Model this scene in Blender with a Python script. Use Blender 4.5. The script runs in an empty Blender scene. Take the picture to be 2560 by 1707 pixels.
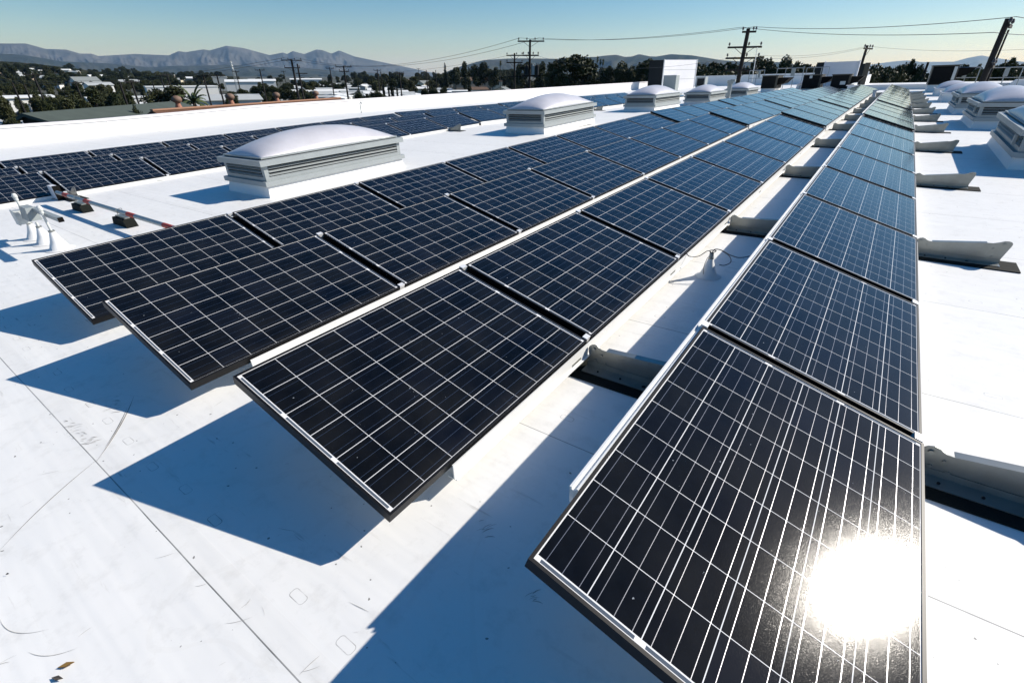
import bpy, math, random
from mathutils import Matrix, Vector
R = math.radians
random.seed(7)
scn = bpy.context.scene
COL = scn.collection

# ---------------------------------------------------------------- camera
H = 1.569                                   # eye height above the roof membrane
YAW, PIT, ROL, F = 36.836, 29.588, -2.604, 1198.761
CX, CY = 1280.0, 853.5
_y, _p, _r = R(YAW), R(PIT), R(ROL)
cf = Vector((-math.sin(_y)*math.cos(_p), math.cos(_y)*math.cos(_p), -math.sin(_p)))
cr0 = Vector((math.cos(_y), math.sin(_y), 0)); cu0 = cr0.cross(cf)
cr = cr0*math.cos(_r)+cu0*math.sin(_r); cu = -cr0*math.sin(_r)+cu0*math.cos(_r)
tg = math.atan((CY-190)/F)                  # true pitch below the level horizon
UP = (cu*math.cos(tg)-cf*math.sin(tg)).normalized()
wx = Vector((0, 1, 0)).cross(UP).normalized(); wy = UP.cross(wx)
M3 = Matrix((wx, wy, UP))                   # roof frame (its membrane slopes a little) -> level world
ROOFZ = 7.0
MR = Matrix.Translation((0, 0, ROOFZ)) @ M3.to_4x4()
CAMW = MR @ Vector((0, 0, H))
cam_d = bpy.data.cameras.new('camera'); cam = bpy.data.objects.new('camera', cam_d); COL.objects.link(cam)
mc = Matrix((cr, cu, -cf)).transposed()
cam.matrix_world = Matrix.Translation(CAMW) @ (M3 @ mc).to_4x4()
cam_d.sensor_width = 36; cam_d.lens = F/2560*36; cam_d.clip_start = .05; cam_d.clip_end = 60000
scn.camera = cam

# ---------------------------------------------------------------- sun, sky, exposure
SA, SE = R(39.5), R(31.5)
S = M3 @ Vector((math.sin(SA)*math.cos(SE), math.cos(SA)*math.cos(SE), math.sin(SE)))
sun_el = math.asin(S.z); sun_rot = math.atan2(S.x, S.y)
w = bpy.data.worlds.new('World'); scn.world = w; w.use_nodes = True
nt = w.node_tree; nt.nodes.clear()
sky = nt.nodes.new('ShaderNodeTexSky'); sky.sky_type = 'NISHITA'; sky.sun_disc = False
sky.sun_elevation = sun_el; sky.sun_rotation = sun_rot; sky.altitude = 300
sky.air_density = 1.0; sky.dust_density = .5; sky.ozone_density = 3.0
hs = nt.nodes.new('ShaderNodeHueSaturation'); hs.inputs['Saturation'].default_value = 1.45
bg = nt.nodes.new('ShaderNodeBackground'); bg.inputs[1].default_value = .078
wo = nt.nodes.new('ShaderNodeOutputWorld')
nt.links.new(sky.outputs[0], hs.inputs['Color']); nt.links.new(hs.outputs[0], bg.inputs[0]); nt.links.new(bg.outputs[0], wo.inputs[0])
sl = bpy.data.lights.new('sun', 'SUN'); sl.energy = 5.0; sl.angle = R(.53); sl.color = (1, .945, .86)
so = bpy.data.objects.new('sun', sl); COL.objects.link(so)
so.rotation_euler = S.to_track_quat('Z', 'Y').to_euler(); so.location = (0, 0, 60)
vs = scn.view_settings; vs.view_transform = 'Standard'; vs.look = 'None'; vs.gamma = 1; vs.exposure = .43
scn.cycles.volume_bounces = 0; scn.cycles.max_bounces = 6; scn.cycles.transparent_max_bounces = 8

# ---------------------------------------------------------------- helpers
SL2, RIDGE = -.024, 13.3                    # beyond the ridge the membrane falls away
def rz(y): return SL2*max(0, y-RIDGE)
def rmat(x, y, h=0, rot=0):
    m = MR @ Matrix.Translation((x, y, rz(y)+h))
    if y > RIDGE: m = m @ Matrix.Rotation(math.atan(SL2), 4, 'X')
    return m @ Matrix.Rotation(rot, 4, 'Z')
def ray(px, py): return cf+(px-CX)/F*cr-(py-CY)/F*cu
def rp(px, py, h=0):                        # where the sight line meets the roof at height h
    d = ray(px, py)
    t = (h-H)/d.z; p = Vector((0, 0, H))+d*t
    if p.y > RIDGE or t < 0:
        t = (h-SL2*RIDGE-H)/(d.z-SL2*d.y); p = Vector((0, 0, H))+d*t
    return p.x, p.y
def rh(px, py, y):                          # height above the roof of the sight line at depth y
    d = ray(px, py); t = y/d.y
    return H+d.z*t-rz(y), d.x*t
def W(px, py, D):                           # world point on a sight line at ground distance D
    d = M3 @ ray(px, py); k = D/math.hypot(d.x, d.y)
    return CAMW+d*k

class MB:
    def __init__(s): s.v = []; s.f = []; s.m = []
    def add(s, v, f, mi=0):
        o = len(s.v); s.v += [tuple(a) for a in v]; s.f += [tuple(i+o for i in q) for q in f]; s.m += [mi]*len(f); return s
    def box(s, x0, x1, y0, y1, z0, z1, mi=0):
        return s.add([(x0,y0,z0),(x1,y0,z0),(x1,y1,z0),(x0,y1,z0),(x0,y0,z1),(x1,y0,z1),(x1,y1,z1),(x0,y1,z1)],
            [(0,3,2,1),(4,5,6,7),(0,1,5,4),(1,2,6,5),(2,3,7,6),(3,0,4,7)], mi)
    def frus(s, x0, x1, y0, y1, z0, z1, i, mi=0):       # box whose top is inset by i
        return s.add([(x0,y0,z0),(x1,y0,z0),(x1,y1,z0),(x0,y1,z0),(x0+i,y0+i,z1),(x1-i,y0+i,z1),(x1-i,y1-i,z1),(x0+i,y1-i,z1)],
            [(0,3,2,1),(4,5,6,7),(0,1,5,4),(1,2,6,5),(2,3,7,6),(3,0,4,7)], mi)
    def cyl(s, p0, p1, r0, r1=None, n=8, mi=0, caps=True):
        r1 = r0 if r1 is None else r1
        p0 = Vector(p0); p1 = Vector(p1); d = (p1-p0).normalized()
        a = d.orthogonal().normalized(); b = d.cross(a); v = []
        for p, r in ((p0, r0), (p1, r1)):
            for k in range(n):
                t = 2*math.pi*k/n; v.append(p+(a*math.cos(t)+b*math.sin(t))*r)
        f = [(k, (k+1) % n, n+(k+1) % n, n+k) for k in range(n)]
        if caps: f += [tuple(range(n-1, -1, -1)), tuple(range(n, 2*n))]
        return s.add(v, f, mi)
    def tube(s, pts, r, n=6, mi=0):
        for a, b in zip(pts[:-1], pts[1:]): s.cyl(a, b, r, r, n, mi)
        return s
    def prism(s, poly, y0, y1, mi=0):                   # polygon in xz extruded along y
        n = len(poly); v = [(x, y0, z) for x, z in poly]+[(x, y1, z) for x, z in poly]
        f = [tuple(range(n)), tuple(range(2*n-1, n-1, -1))]+[(k, n+k, n+(k+1) % n, (k+1) % n) for k in range(n)]
        return s.add(v, f, mi)
    def lathe(s, prof, n=20, c=(0, 0, 0), mi=0):
        v = []; f = []
        for r, z in prof:
            for k in range(n): t = 2*math.pi*k/n; v.append((c[0]+r*math.cos(t), c[1]+r*math.sin(t), c[2]+z))
        for j in range(len(prof)-1):
            for k in range(n): f.append((j*n+k, j*n+(k+1) % n, (j+1)*n+(k+1) % n, (j+1)*n+k))
        f.append(tuple(range((len(prof)-1)*n, len(prof)*n)))
        return s.add(v, f, mi)
    def mesh(s, name, mats, smooth=False):
        me = bpy.data.meshes.new(name); me.from_pydata(s.v, [], s.f)
        for m in (mats if isinstance(mats, (list, tuple)) else [mats]): me.materials.append(m)
        me.polygons.foreach_set('material_index', s.m)
        if smooth: me.polygons.foreach_set('use_smooth', [True]*len(s.f))
        me.update(); return me
    def build(s, name, mats, parent=None, mat=None, smooth=False):
        return link(name, s.mesh(name, mats, smooth), parent, mat)
def link(name, me, parent=None, mat=None):
    o = bpy.data.objects.new(name, me); COL.objects.link(o)
    if parent: o.parent = parent
    if mat is not None: o.matrix_basis = mat
    return o
def tag(o, label=None, cat=None, group=None, kind=None):
    if label: o['label'] = label
    if cat: o['category'] = cat
    if group: o['group'] = group
    if kind: o['kind'] = kind
    return o
def thing(name, mat, label, cat, group=None):
    o = bpy.data.objects.new(name, None); COL.objects.link(o); o.empty_display_size = .1
    o.matrix_world = mat; return tag(o, label, cat, group)
def dup(t, mat, label=None, group=None, skip=None):
    c = t.copy(); COL.objects.link(c); c.matrix_world = mat
    if label: c['label'] = label
    if group: c['group'] = group
    for ch in list(t.children):
        if skip and ch.name.startswith(skip): continue
        d = ch.copy(); COL.objects.link(d); d.parent = c
        for g in list(ch.children):
            e = g.copy(); COL.objects.link(e); e.parent = d
    return c
ORD = ['first','second','third','fourth','fifth','sixth','seventh','eighth','ninth','tenth','eleventh','twelfth','thirteenth','fourteenth','fifteenth',
 'sixteenth','seventeenth','eighteenth','nineteenth','twentieth','twenty-first','twenty-second','twenty-third','twenty-fourth','twenty-fifth','twenty-sixth','twenty-seventh','twenty-eighth','twenty-ninth','thirtieth']+['%dth' % k for k in range(31, 120)]

# ---------------------------------------------------------------- node helpers and materials
class NT:
    def __init__(s, name):
        s.mat = bpy.data.materials.new(name); s.mat.use_nodes = True; s.t = s.mat.node_tree
        s.b = s.t.nodes['Principled BSDF']
    def n(s, ty, **k):
        q = s.t.nodes.new(ty)
        for a, b in k.items(): setattr(q, a, b)
        return q
    def l(s, a, b): s.t.links.new(a, b)
    def m(s, op, a, b=None, c=None):
        q = s.n('ShaderNodeMath', operation=op)
        for i, v in enumerate((a, b, c)):
            if v is None: continue
            if isinstance(v, (int, float)): q.inputs[i].default_value = v
            else: s.l(v, q.inputs[i])
        return q.outputs[0]
    def mix(s, f, a, b):
        q = s.n('ShaderNodeMix', data_type='RGBA')
        for i, v in ((0, f), (6, a), (7, b)):
            if isinstance(v, (int, float)): q.inputs[i].default_value = v
            elif isinstance(v, tuple): q.inputs[i].default_value = (*v, 1)
            else: s.l(v, q.inputs[i])
        return q.outputs[2]
    def noise(s, vec, sc, det=3, rough=.55):
        q = s.n('ShaderNodeTexNoise'); q.inputs['Scale'].default_value = sc; q.inputs['Detail'].default_value = det
        q.inputs['Roughness'].default_value = rough
        if vec is not None: s.l(vec, q.inputs['Vector'])
        return q.outputs[0]
    def obj(s): return s.n('ShaderNodeTexCoord').outputs['Object']
    def ramp(s, f, p0, p1):
        q = s.n('ShaderNodeMapRange'); q.inputs[1].default_value = p0; q.inputs[2].default_value = p1
        s.l(f, q.inputs[0]); return q.outputs[0]
    def bump(s, h, st, dist=.01):
        q = s.n('ShaderNodeBump'); q.inputs['Strength'].default_value = st; q.inputs['Distance'].default_value = dist
        s.l(h, q.inputs['Height']); s.l(q.outputs[0], s.b.inputs['Normal'])
def mat(name, c, rough=.6, metal=0, var=0, sc=8, bump=0, bsc=40, spec=.5, c2=None):
    g = NT(name); g.b.inputs['Base Color'].default_value = (*c, 1); g.b.inputs['Roughness'].default_value = rough
    g.b.inputs['Metallic'].default_value = metal; g.b.inputs['Specular IOR Level'].default_value = spec
    if var or c2:
        o = g.obj(); nz = g.ramp(g.noise(o, sc, 5, .6), .3, .7)
        cc = c2 or tuple(x*(1-var) for x in c)
        g.l(g.mix(nz, tuple(c), cc), g.b.inputs['Base Color'])
    if bump: g.bump(g.noise(g.obj(), bsc, 4), bump)
    return g.mat

# solar laminate: 6 x 9 square cells, three ribbons per cell, white backsheet showing between
PW, PL = .99, 1.524
def mat_laminate():
    g = NT('solar_laminate'); o = g.obj(); sp = g.n('ShaderNodeSeparateXYZ'); g.l(o, sp.inputs[0]); x, y = sp.outputs[0], sp.outputs[1]
    cs = .1605; cy_ = .163; mx = (PW-6*cs)/2; my = (PL-9*cy_)/2
    u = g.m('DIVIDE', g.m('SUBTRACT', x, mx), cs); v = g.m('DIVIDE', g.m('SUBTRACT', y, my), cy_)
    def near(q, hw):                                            # 1 close to an integer
        fr = g.m('ABSOLUTE', g.m('SUBTRACT', g.m('FRACT', g.m('ADD', q, .5)), .5)); return g.m('LESS_THAN', fr, hw)
    gap = g.m('MAXIMUM', near(u, .0014/cs), near(v, .0011/cs))
    inside = g.m('MULTIPLY', g.m('MULTIPLY', g.m('GREATER_THAN', u, 0), g.m('LESS_THAN', u, 6)), g.m('MULTIPLY', g.m('GREATER_THAN', v, 0), g.m('LESS_THAN', v, 9)))
    white = g.m('MAXIMUM', gap, g.m('SUBTRACT', 1, inside))
    bb = g.m('MULTIPLY', near(g.m('ADD', g.m('MULTIPLY', u, 3), .5), .0008*3/cs), inside)
    # cell to cell tint
    cmb = g.n('ShaderNodeCombineXYZ'); g.l(g.m('FLOOR', u), cmb.inputs[0]); g.l(g.m('FLOOR', v), cmb.inputs[1])
    oi = g.n('ShaderNodeObjectInfo'); g.l(g.m('MULTIPLY', oi.outputs['Random'], 97), cmb.inputs[2])
    wn = g.n('ShaderNodeTexWhiteNoise'); g.l(cmb.outputs[0], wn.inputs[0])
    cell = g.mix(g.m('POWER', wn.outputs[0], 4), (.0016, .0017, .0020), (.0024, .0035, .008))
    vo = g.n('ShaderNodeTexVoronoi'); vo.inputs['Scale'].default_value = 55; g.l(o, vo.inputs['Vector'])
    cell = g.mix(g.m('MULTIPLY', g.ramp(vo.outputs['Color'], .0, 1), .25), cell, (.003, .005, .010))
    c = g.mix(bb, cell, (.32, .32, .34)); c = g.mix(white, c, (.74, .74, .74))
    g.l(g.m('MULTIPLY', bb, .93), g.b.inputs['Metallic'])
    # ribbons across the end margins
    e0 = g.m('ABSOLUTE', g.m('SUBTRACT', y, my-.0085)); e1 = g.m('ABSOLUTE', g.m('SUBTRACT', y, PL-my+.0085))
    on = g.m('LESS_THAN', g.m('MINIMUM', e0, e1), .0052)
    seg = g.m('MULTIPLY', g.m('GREATER_THAN', g.m('FRACT', g.m('DIVIDE', u, 2)), .05), g.m('LESS_THAN', g.m('FRACT', g.m('DIVIDE', u, 2)), .95))
    rib = g.m('MULTIPLY', g.m('MULTIPLY', on, seg), g.m('MULTIPLY', g.m('GREATER_THAN', u, 0), g.m('LESS_THAN', u, 6)))
    c = g.mix(rib, c, (.08, .10, .13))
    # dust and bird specks
    n1 = g.noise(o, 60, 2, .5); n2 = g.noise(o, 5, 2); spk = g.m('MULTIPLY', g.m('GREATER_THAN', n1, .765), g.m('GREATER_THAN', n2, .5))
    c = g.mix(g.m('MULTIPLY', spk, .5), c, (.5, .55, .6))
    dust = g.m('MULTIPLY', g.ramp(g.noise(o, 3, 4), .3, .75), .016)
    c = g.mix(dust, c, (.6, .58, .52))
    mpd = g.n('ShaderNodeMapping'); g.l(o, mpd.inputs[0]); mpd.inputs[3].default_value = (3, 26, 1); drip = g.ramp(g.noise(mpd.outputs[0], 1.0, 4, .7), .6, .8)
    low = g.ramp(x, PW-.10, PW-.012); c = g.mix(g.m('MULTIPLY', low, g.m('ADD', .015, g.m('MULTIPLY', drip, .05))), c, (.5, .47, .4))
    g.l(c, g.b.inputs['Base Color'])
    g.l(g.m('ADD', g.m('ADD', .050, g.m('MULTIPLY', g.ramp(g.noise(o, 420, 1), .3, .7), .02)), g.m('MULTIPLY', bb, .22)), g.b.inputs['Roughness']); g.b.inputs['IOR'].default_value = 1.36
    g.b.inputs['Specular IOR Level'].default_value = .31
    g.bump(g.noise(o, 600, 1), .05, .002)
    g.b.inputs['Coat Weight'].default_value = .16; g.b.inputs['Coat Roughness'].default_value = .135; g.b.inputs['Coat IOR'].default_value = 1.4
    cbp = g.n('ShaderNodeBump'); cbp.inputs['Strength'].default_value = .10; cbp.inputs['Distance'].default_value = .002; g.l(g.noise(o, 480, 1), cbp.inputs['Height']); g.l(cbp.outputs[0], g.b.inputs['Coat Normal'])
    return g.mat
M_LAM = mat_laminate()
M_BLK = mat('black_anodised_frame', (.007, .007, .008), .45, .0, .3, 20, spec=.25)
M_GALV = mat('galvanised_steel', (.36, .37, .35), .36, .75, .3, 4)
M_RAIL = mat('bare_aluminium_rail', (.80, .80, .78), .5, .1, .06, 5)
M_CLAMP = mat('clamp_aluminium', (.8, .8, .8), .4, .3)
M_RUB = mat('black_rubber_mat', (.009, .011, .009), .85, 0, .4, 30, .3, 90, spec=.2)
M_HOLE = mat('punched_hole', (.01, .01, .012), .9)
M_SKYF = mat('skylight_frame_aluminium', (.33, .36, .365), .5, .2, .1, 6)
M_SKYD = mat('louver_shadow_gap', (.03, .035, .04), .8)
M_ACR = mat('white_acrylic_dome', (.56, .55, .585), .34, 0, .16, 2.2, .04, 5)
M_GPIPE = mat('galvanised_conduit', (.35, .38, .40), .4, .7, .3, 30)
M_RED = mat('red_marking_tape', (.42, .035, .015), .6, 0, .3, 60)
M_BOXG = mat('grey_painted_steel', (.30, .33, .33), .5, .1, .1, 9)
M_BOXW = mat('pale_painted_steel', (.58, .60, .58), .5, .05, .1, 9)
M_CABLE = mat('black_cable', (.03, .032, .04), .5)
M_WIRE = mat('weathered_line_wire', (.10, .10, .11), .6)
M_WOODP = mat('creosoted_pole_wood', (.013, .011, .011), .9, 0, .5, 6, .3, 20)
M_INS = mat('dark_glazed_insulator', (.03, .03, .035), .3)
M_DARKM = mat('dark_brown_metal', (.008, .0075, .007), .8, 0, .4, 4, spec=.12)
M_OLIVE = mat('olive_painted_metal', (.065, .06, .047), .55, .2, .25, 4)
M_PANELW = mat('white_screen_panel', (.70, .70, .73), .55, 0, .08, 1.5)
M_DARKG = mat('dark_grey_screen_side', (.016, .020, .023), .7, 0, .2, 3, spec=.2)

def mat_roof(seams=True):
    g = NT('white_roof_membrane'); o = g.obj(); sp = g.n('ShaderNodeSeparateXYZ'); g.l(o, sp.inputs[0]); x, y = sp.outputs[0], sp.outputs[1]
    big = g.ramp(g.noise(o, .45, 6, .62), .3, .75); mp = g.n('ShaderNodeMapping'); g.l(o, mp.inputs[0]); mp.inputs[3].default_value = (1.2, 14, 1)
    mp.inputs[2].default_value = (0, 0, .6)
    scr = g.noise(mp.outputs[0], 1.6, 6, .75); fine = g.noise(o, 9, 6, .7)
    c = g.mix(g.m('MULTIPLY', big, .45), (.82, .81, .785), (.66, .655, .63))
    c = g.mix(g.m('MULTIPLY', g.ramp(fine, .52, .8), .42), c, (.50, .485, .45))
    c = g.mix(g.m('MULTIPLY', g.ramp(scr, .62, .76), .5), c, (.42, .39, .34))
    # laps every 1.35 m, and the outline of the fastening plates beside them
    ph = g.m('DIVIDE', g.m('SUBTRACT', y, .2), 1.35); wob = g.m('MULTIPLY', g.m('SUBTRACT', g.noise(o, 1.5, 2), .5), .006)
    fr = g.m('SUBTRACT', g.m('FRACT', g.m('ADD', ph, .5)), .5); dy = g.m('ADD', g.m('MULTIPLY', fr, 1.35), wob)
    seam = g.m('LESS_THAN', g.m('ABSOLUTE', dy), .0022)
    sn = g.ramp(g.noise(o, 3, 3), .3, .6)
    c = g.mix(g.m('MULTIPLY', seam, g.m('ADD', .45, g.m('MULTIPLY', sn, .4))), c, (.06, .06, .065))
    band_ = g.m('MULTIPLY', g.m('GREATER_THAN', dy, 0), g.m('LESS_THAN', dy, .09)); c = g.mix(g.m('MULTIPLY', band_, .10), c, (.62, .60, .56))
    pn = g.noise(o, .8, 2); ring2 = g.m('LESS_THAN', g.m('ABSOLUTE', g.m('SUBTRACT', pn, g.m('ADD', .56, g.m('MULTIPLY', g.m('SUBTRACT', g.noise(o, 7, 4), .5), .03)))), .006); c = g.mix(g.m('MULTIPLY', ring2, .05), c, (.45, .41, .34))
    row = g.m('FLOOR', g.m('ADD', ph, .5))
    jit = g.n('ShaderNodeTexWhiteNoise'); jit.noise_dimensions = '2D'
    cb = g.n('ShaderNodeCombineXYZ'); px_ = g.m('DIVIDE', g.m('ADD', x, .21), .296); g.l(g.m('FLOOR', px_), cb.inputs[0]); g.l(row, cb.inputs[1]); g.l(cb.outputs[0], jit.inputs[0])
    js = g.n('ShaderNodeSeparateXYZ'); g.l(jit.outputs['Color'], js.inputs[0])
    lx = g.m('MULTIPLY', g.m('SUBTRACT', g.m('FRACT', px_), .5), .296)
    lx = g.m('ADD', lx, g.m('MULTIPLY', g.m('SUBTRACT', js.outputs[0], .5), .05))
    ly = g.m('ADD', g.m('SUBTRACT', dy, .155), g.m('MULTIPLY', g.m('SUBTRACT', js.outputs[1], .5), .04))
    ax = g.m('MAXIMUM', g.m('SUBTRACT', g.m('ABSOLUTE', lx), .024), 0); ay = g.m('MAXIMUM', g.m('SUBTRACT', g.m('ABSOLUTE', ly), .0045), 0)
    sd = g.m('SUBTRACT', g.m('SQRT', g.m('ADD', g.m('MULTIPLY', ax, ax), g.m('MULTIPLY', ay, ay))), .012)
    ring = g.m('LESS_THAN', g.m('ABSOLUTE', sd), .0014)
    show = g.m('GREATER_THAN', js.outputs[2], .12)
    rn = g.ramp(g.noise(o, 14, 3), .35, .65)
    c = g.mix(g.m('MULTIPLY', g.m('MULTIPLY', ring, show), g.m('ADD', .15, g.m('MULTIPLY', rn, .6))), c, (.16, .15, .13))
    # long scuffs
    mp2 = g.n('ShaderNodeMapping'); g.l(o, mp2.inputs[0]); mp2.inputs[2].default_value = (0, 0, -.9); mp2.inputs[3].default_value = (1, 9, 1)
    sc2 = g.noise(mp2.outputs[0], 2.4, 3, .6); s3 = g.noise(o, .9, 2)
    c = g.mix(g.m('MULTIPLY', g.m('MULTIPLY', g.ramp(sc2, .66, .74), g.ramp(s3, .45, .6)), .6), c, (.20, .18, .15))
    sp2 = g.m('MULTIPLY', g.m('GREATER_THAN', g.noise(o, 38, 1, .4), .775), g.m('GREATER_THAN', s3, .47))
    c = g.mix(g.m('MULTIPLY', sp2, .8), c, (.10, .095, .08))
    g.l(c, g.b.inputs['Base Color']); g.b.inputs['Roughness'].default_value = .5; g.b.inputs['Specular IOR Level'].default_value = .35
    hgt = g.m('ADD', g.m('MULTIPLY', g.noise(o, 1.6, 3), 1.0), g.m('ADD', g.m('MULTIPLY', g.m('LESS_THAN', sd, 0), .08), g.m('ADD', g.m('MULTIPLY', band_, .06), g.m('MULTIPLY', g.noise(mp.outputs[0], .35, 3), .9))))
    g.bump(hgt, .25, .03)
    return g.mat
M_ROOF = mat_roof()
M_WHITE = mat('white_wall_membrane', (.80, .80, .79), .6, 0, .06, .7, .05, 3)

# ---------------------------------------------------------------- the roof we stand on
bld = thing('warehouse_building', MR.copy(), 'long white flat-roofed building carrying the solar arrays, with a white parapet', 'building')
XL, XR, Y0, Y1 = -23.7, 42, -9, 72
m = MB(); xs = [XL-.3, XR]; ys = [Y0, RIDGE, 120]
m.add([(x, y, rz(y)) for y in (Y0, RIDGE, Y1) for x in xs], [(0, 1, 3, 2), (2, 3, 5, 4)])
m.build('roof_membrane', M_ROOF, bld)
m = MB()
for a, b in (((XL-.3, Y0), (XR, Y0)), ((XR, Y0), (XR, Y1)), ((XR, Y1), (XL-.3, Y1)), ((XL-.3, Y1), (XL-.3, Y0))):
    m.add([(*a, rz(a[1])-.01), (*b, rz(b[1])-.01), (*b, -9.5), (*a, -9.5)], [(0, 1, 2, 3)])
m.build('wall', M_WHITE, bld)
# left parapet with sloping cant at the foot; height follows the level coping
def ptop(y): return (.60 if y < 3 else .60-(y-3)*.02 if y < 7 else .52+(y-7)*.0045)
m = MB(); n = 26; rows = []
ysl = [Y0+(Y1-Y0)*k/n for k in range(n+1)]
for y in ysl:
    b = rz(y); t = b+ptop(y)
    rows.append([(XL+.12, y, b+.004), (XL, y, b+.10), (XL, y, t), (XL-.3, y, t+.004), (XL-.3, y, b-1)])
v = [p for r_ in rows for p in r_]; k5 = 5
m.add(v, [(i*k5+j, i*k5+j+1, (i+1)*k5+j+1, (i+1)*k5+j) for i in range(n) for j in range(4)])
m.build('parapet', M_WHITE, bld)
m = MB()
for i in range(n):
    a, b = rows[i], rows[i+1]; z = .004
    m.add([(XL+.03, a[2][1], a[2][2]+z), (XL-.33, a[2][1], a[2][2]+z), (XL-.33, b[2][1], b[2][2]+z), (XL+.03, b[2][1], b[2][2]+z),
           (XL+.03, a[2][1], a[2][2]+z+.03), (XL-.33, a[2][1], a[2][2]+z+.03), (XL-.33, b[2][1], b[2][2]+z+.03), (XL+.03, b[2][1], b[2][2]+z+.03),
           (XL+.03, a[2][1], a[2][2]-.05), (XL+.03, b[2][1], b[2][2]-.05)], [(4, 7, 6, 5), (0, 4, 5, 1), (8, 9, 7, 4), (1, 5, 6, 2)])
m.build('coping', mat('pale_metal_coping', (.74, .70, .70), .5, .1), bld)
# vertical laps on the parapet face
M_LAP = mat('lap_line', (.55, .55, .54), .7)
for y in (7.1, 13.6, 22, 31, 41):
    MB().box(XL, XL+.006, y, y+.012, rz(y)+.10, rz(y)+ptop(y)-.06).build('parapet_lap', M_LAP, bld)
# far walls
hz, xx = rh(1745, 191, Y1)
m = MB(); m.box(XL, -3.2, Y1-.25, Y1, rz(Y1)-1, rz(Y1)+hz); m.build('parapet', M_WHITE, bld)
y = 47; hz2, xx = rh(2230, 214, y)
m = MB(); m.box(-3.2, XR, y, y+.25, rz(y)-1, rz(y)+hz2); m.box(-3.2, -2.95, y+.25, Y1, rz(Y1)-1, rz(y)+hz2-.01); m.build('parapet', M_WHITE, bld)
m = MB(); m.box(-3.3, XR, y-.04, y+.29, rz(y)+hz2, rz(y)+hz2+.05); m.build('coping', M_PANELW, bld)
hz3, xr3 = rh(2497, 201, 46); hz3b, _ = rh(2497, 222, 46)
m = MB(); m.add([(xr3, 46.9, rz(46)-.5), (xr3+10, 46.9, rz(46)-.5), (xr3+10, 46.9, rz(46)+hz3+.1), (xr3+.9, 46.9, rz(46)+hz3),
                (xr3, 46.6, rz(46)-.5), (xr3+10, 46.6, rz(46)-.5), (xr3+10, 46.6, rz(46)+hz3+.1), (xr3+.9, 46.6, rz(46)+hz3)],
   [(4, 5, 6, 7), (0, 3, 2, 1), (0, 4, 7, 3), (3, 7, 6, 2), (1, 2, 6, 5)]); m.build('raised_parapet', M_WHITE, bld)

M_SCF = mat('rubber_scuff', (.42, .39, .35), .8, 0, .5, 30); M_SCL = mat('faint_scuff', (.52, .50, .46), .8, 0, .4, 30); M_SCD = mat('dark_scuff', (.12, .11, .10), .8, 0, .5, 60)
def smear(pts, wd, mt):
    m = MB(); n_ = len(pts); v = []
    for i, (x, y) in enumerate(pts):
        a = Vector(pts[min(i+1, n_-1)])-Vector(pts[max(i-1, 0)]); q = Vector((-a.y, a.x)).normalized()*wd*math.sin(math.pi*(i+.4)/(n_-.2))
        v += [(x+q.x, y+q.y, .0012), (x-q.x, y-q.y, .0012)]
    m.add(v, [(2*i, 2*i+1, 2*i+3, 2*i+2) for i in range(n_-1)]); m.build('scuff_mark', mt, bld)
def curve(p, q, bend, k=14):
    p = Vector(p); q = Vector(q); n_ = Vector((-(q-p).y, (q-p).x))
    return [tuple(p.lerp(q, i/k)+n_*bend*4*(i/k)*(1-i/k)) for i in range(k+1)]
smear(curve(rp(0, 1375), rp(255, 1140), .04), .0016, M_SCD); smear(curve(rp(240, 1155), rp(335, 990), -.03), .003, M_SCF); smear(curve(rp(262, 1120), rp(318, 1020), -.02), .002, M_SCD)
smear(curve(rp(0, 1545), rp(122, 1572), -.14), .0010, M_SCL); smear(curve(rp(70, 1628), rp(196, 1618), -.12), .0010, M_SCL)
sr = random.Random(77)
for k in range(34):
    x, y = rp(sr.uniform(-40, 900), sr.uniform(900, 1700)); a = sr.gauss(.9, .5); L_ = sr.uniform(.015, .09)
    smear(curve((x, y), (x+math.cos(a)*L_, y+math.sin(a)*L_), sr.uniform(-.06, .06), 6), sr.uniform(.0003, .0011), M_SCL)
for (px, py) in ((165, 1060), (215, 1105), (285, 1010), (270, 1025), (1205, 1325), (1325, 1500), (180, 1080), (200, 1090)):
    for k in range(7):
        x, y = rp(px+sr.gauss(0, 9), py+sr.gauss(0, 9)); a = sr.gauss(.9, .3); L_ = sr.uniform(.01, .05)
        smear(curve((x, y), (x+math.cos(a)*L_, y+math.sin(a)*L_), .1, 5), sr.uniform(.0008, .0022), M_SCF if sr.random() < .5 else M_SCL)

# ---------------------------------------------------------------- solar panels
def panel_proto():
    t = thing('solar_panel', Matrix.Identity(4), 'x', 'solar panel', 'solar panels')
    m = MB(); fh = .046; lp = .011
    for x0, x1, y0, y1 in ((0, lp, 0, PL), (PW-lp, PW, 0, PL), (lp, PW-lp, 0, lp), (lp, PW-lp, PL-lp, PL)): m.box(x0, x1, y0, y1, -fh, 0)
    m.build('frame', M_BLK, t)
    MB().box(lp, PW-lp, lp, PL-lp, -.012, -.0085).build('back_sheet', M_WHITE, t)
    m = MB(); m.add([(lp, lp, -.003), (PW-lp, lp, -.003), (PW-lp, PL-lp, -.003), (lp, PL-lp, -.003)], [(0, 1, 2, 3)])
    m.build('laminate', M_LAM, t)
    return t
P0 = panel_proto()
lam = [c for c in P0.children if c.name.startswith('laminate')][0]
m = MB(); m.box(-.012, .020, .003, .050, -.03, .0035); ME_CL = m.mesh('clamp', M_CLAMP)
m = MB(); m.box(0, PW, -.006, .064, -.085, -.05); ME_CH = m.mesh('mounting_channel', M_DARKM)
m = MB(); m.box(.03, .06, .0, .08, -.37, -.05); m.box(.02, .10, 0, .08, -.38, -.37); ME_LEG = m.mesh('support_leg', M_GALV)
link('clamp', ME_CL, P0, Matrix.Translation((0, PL+.002, 0)))
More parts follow.
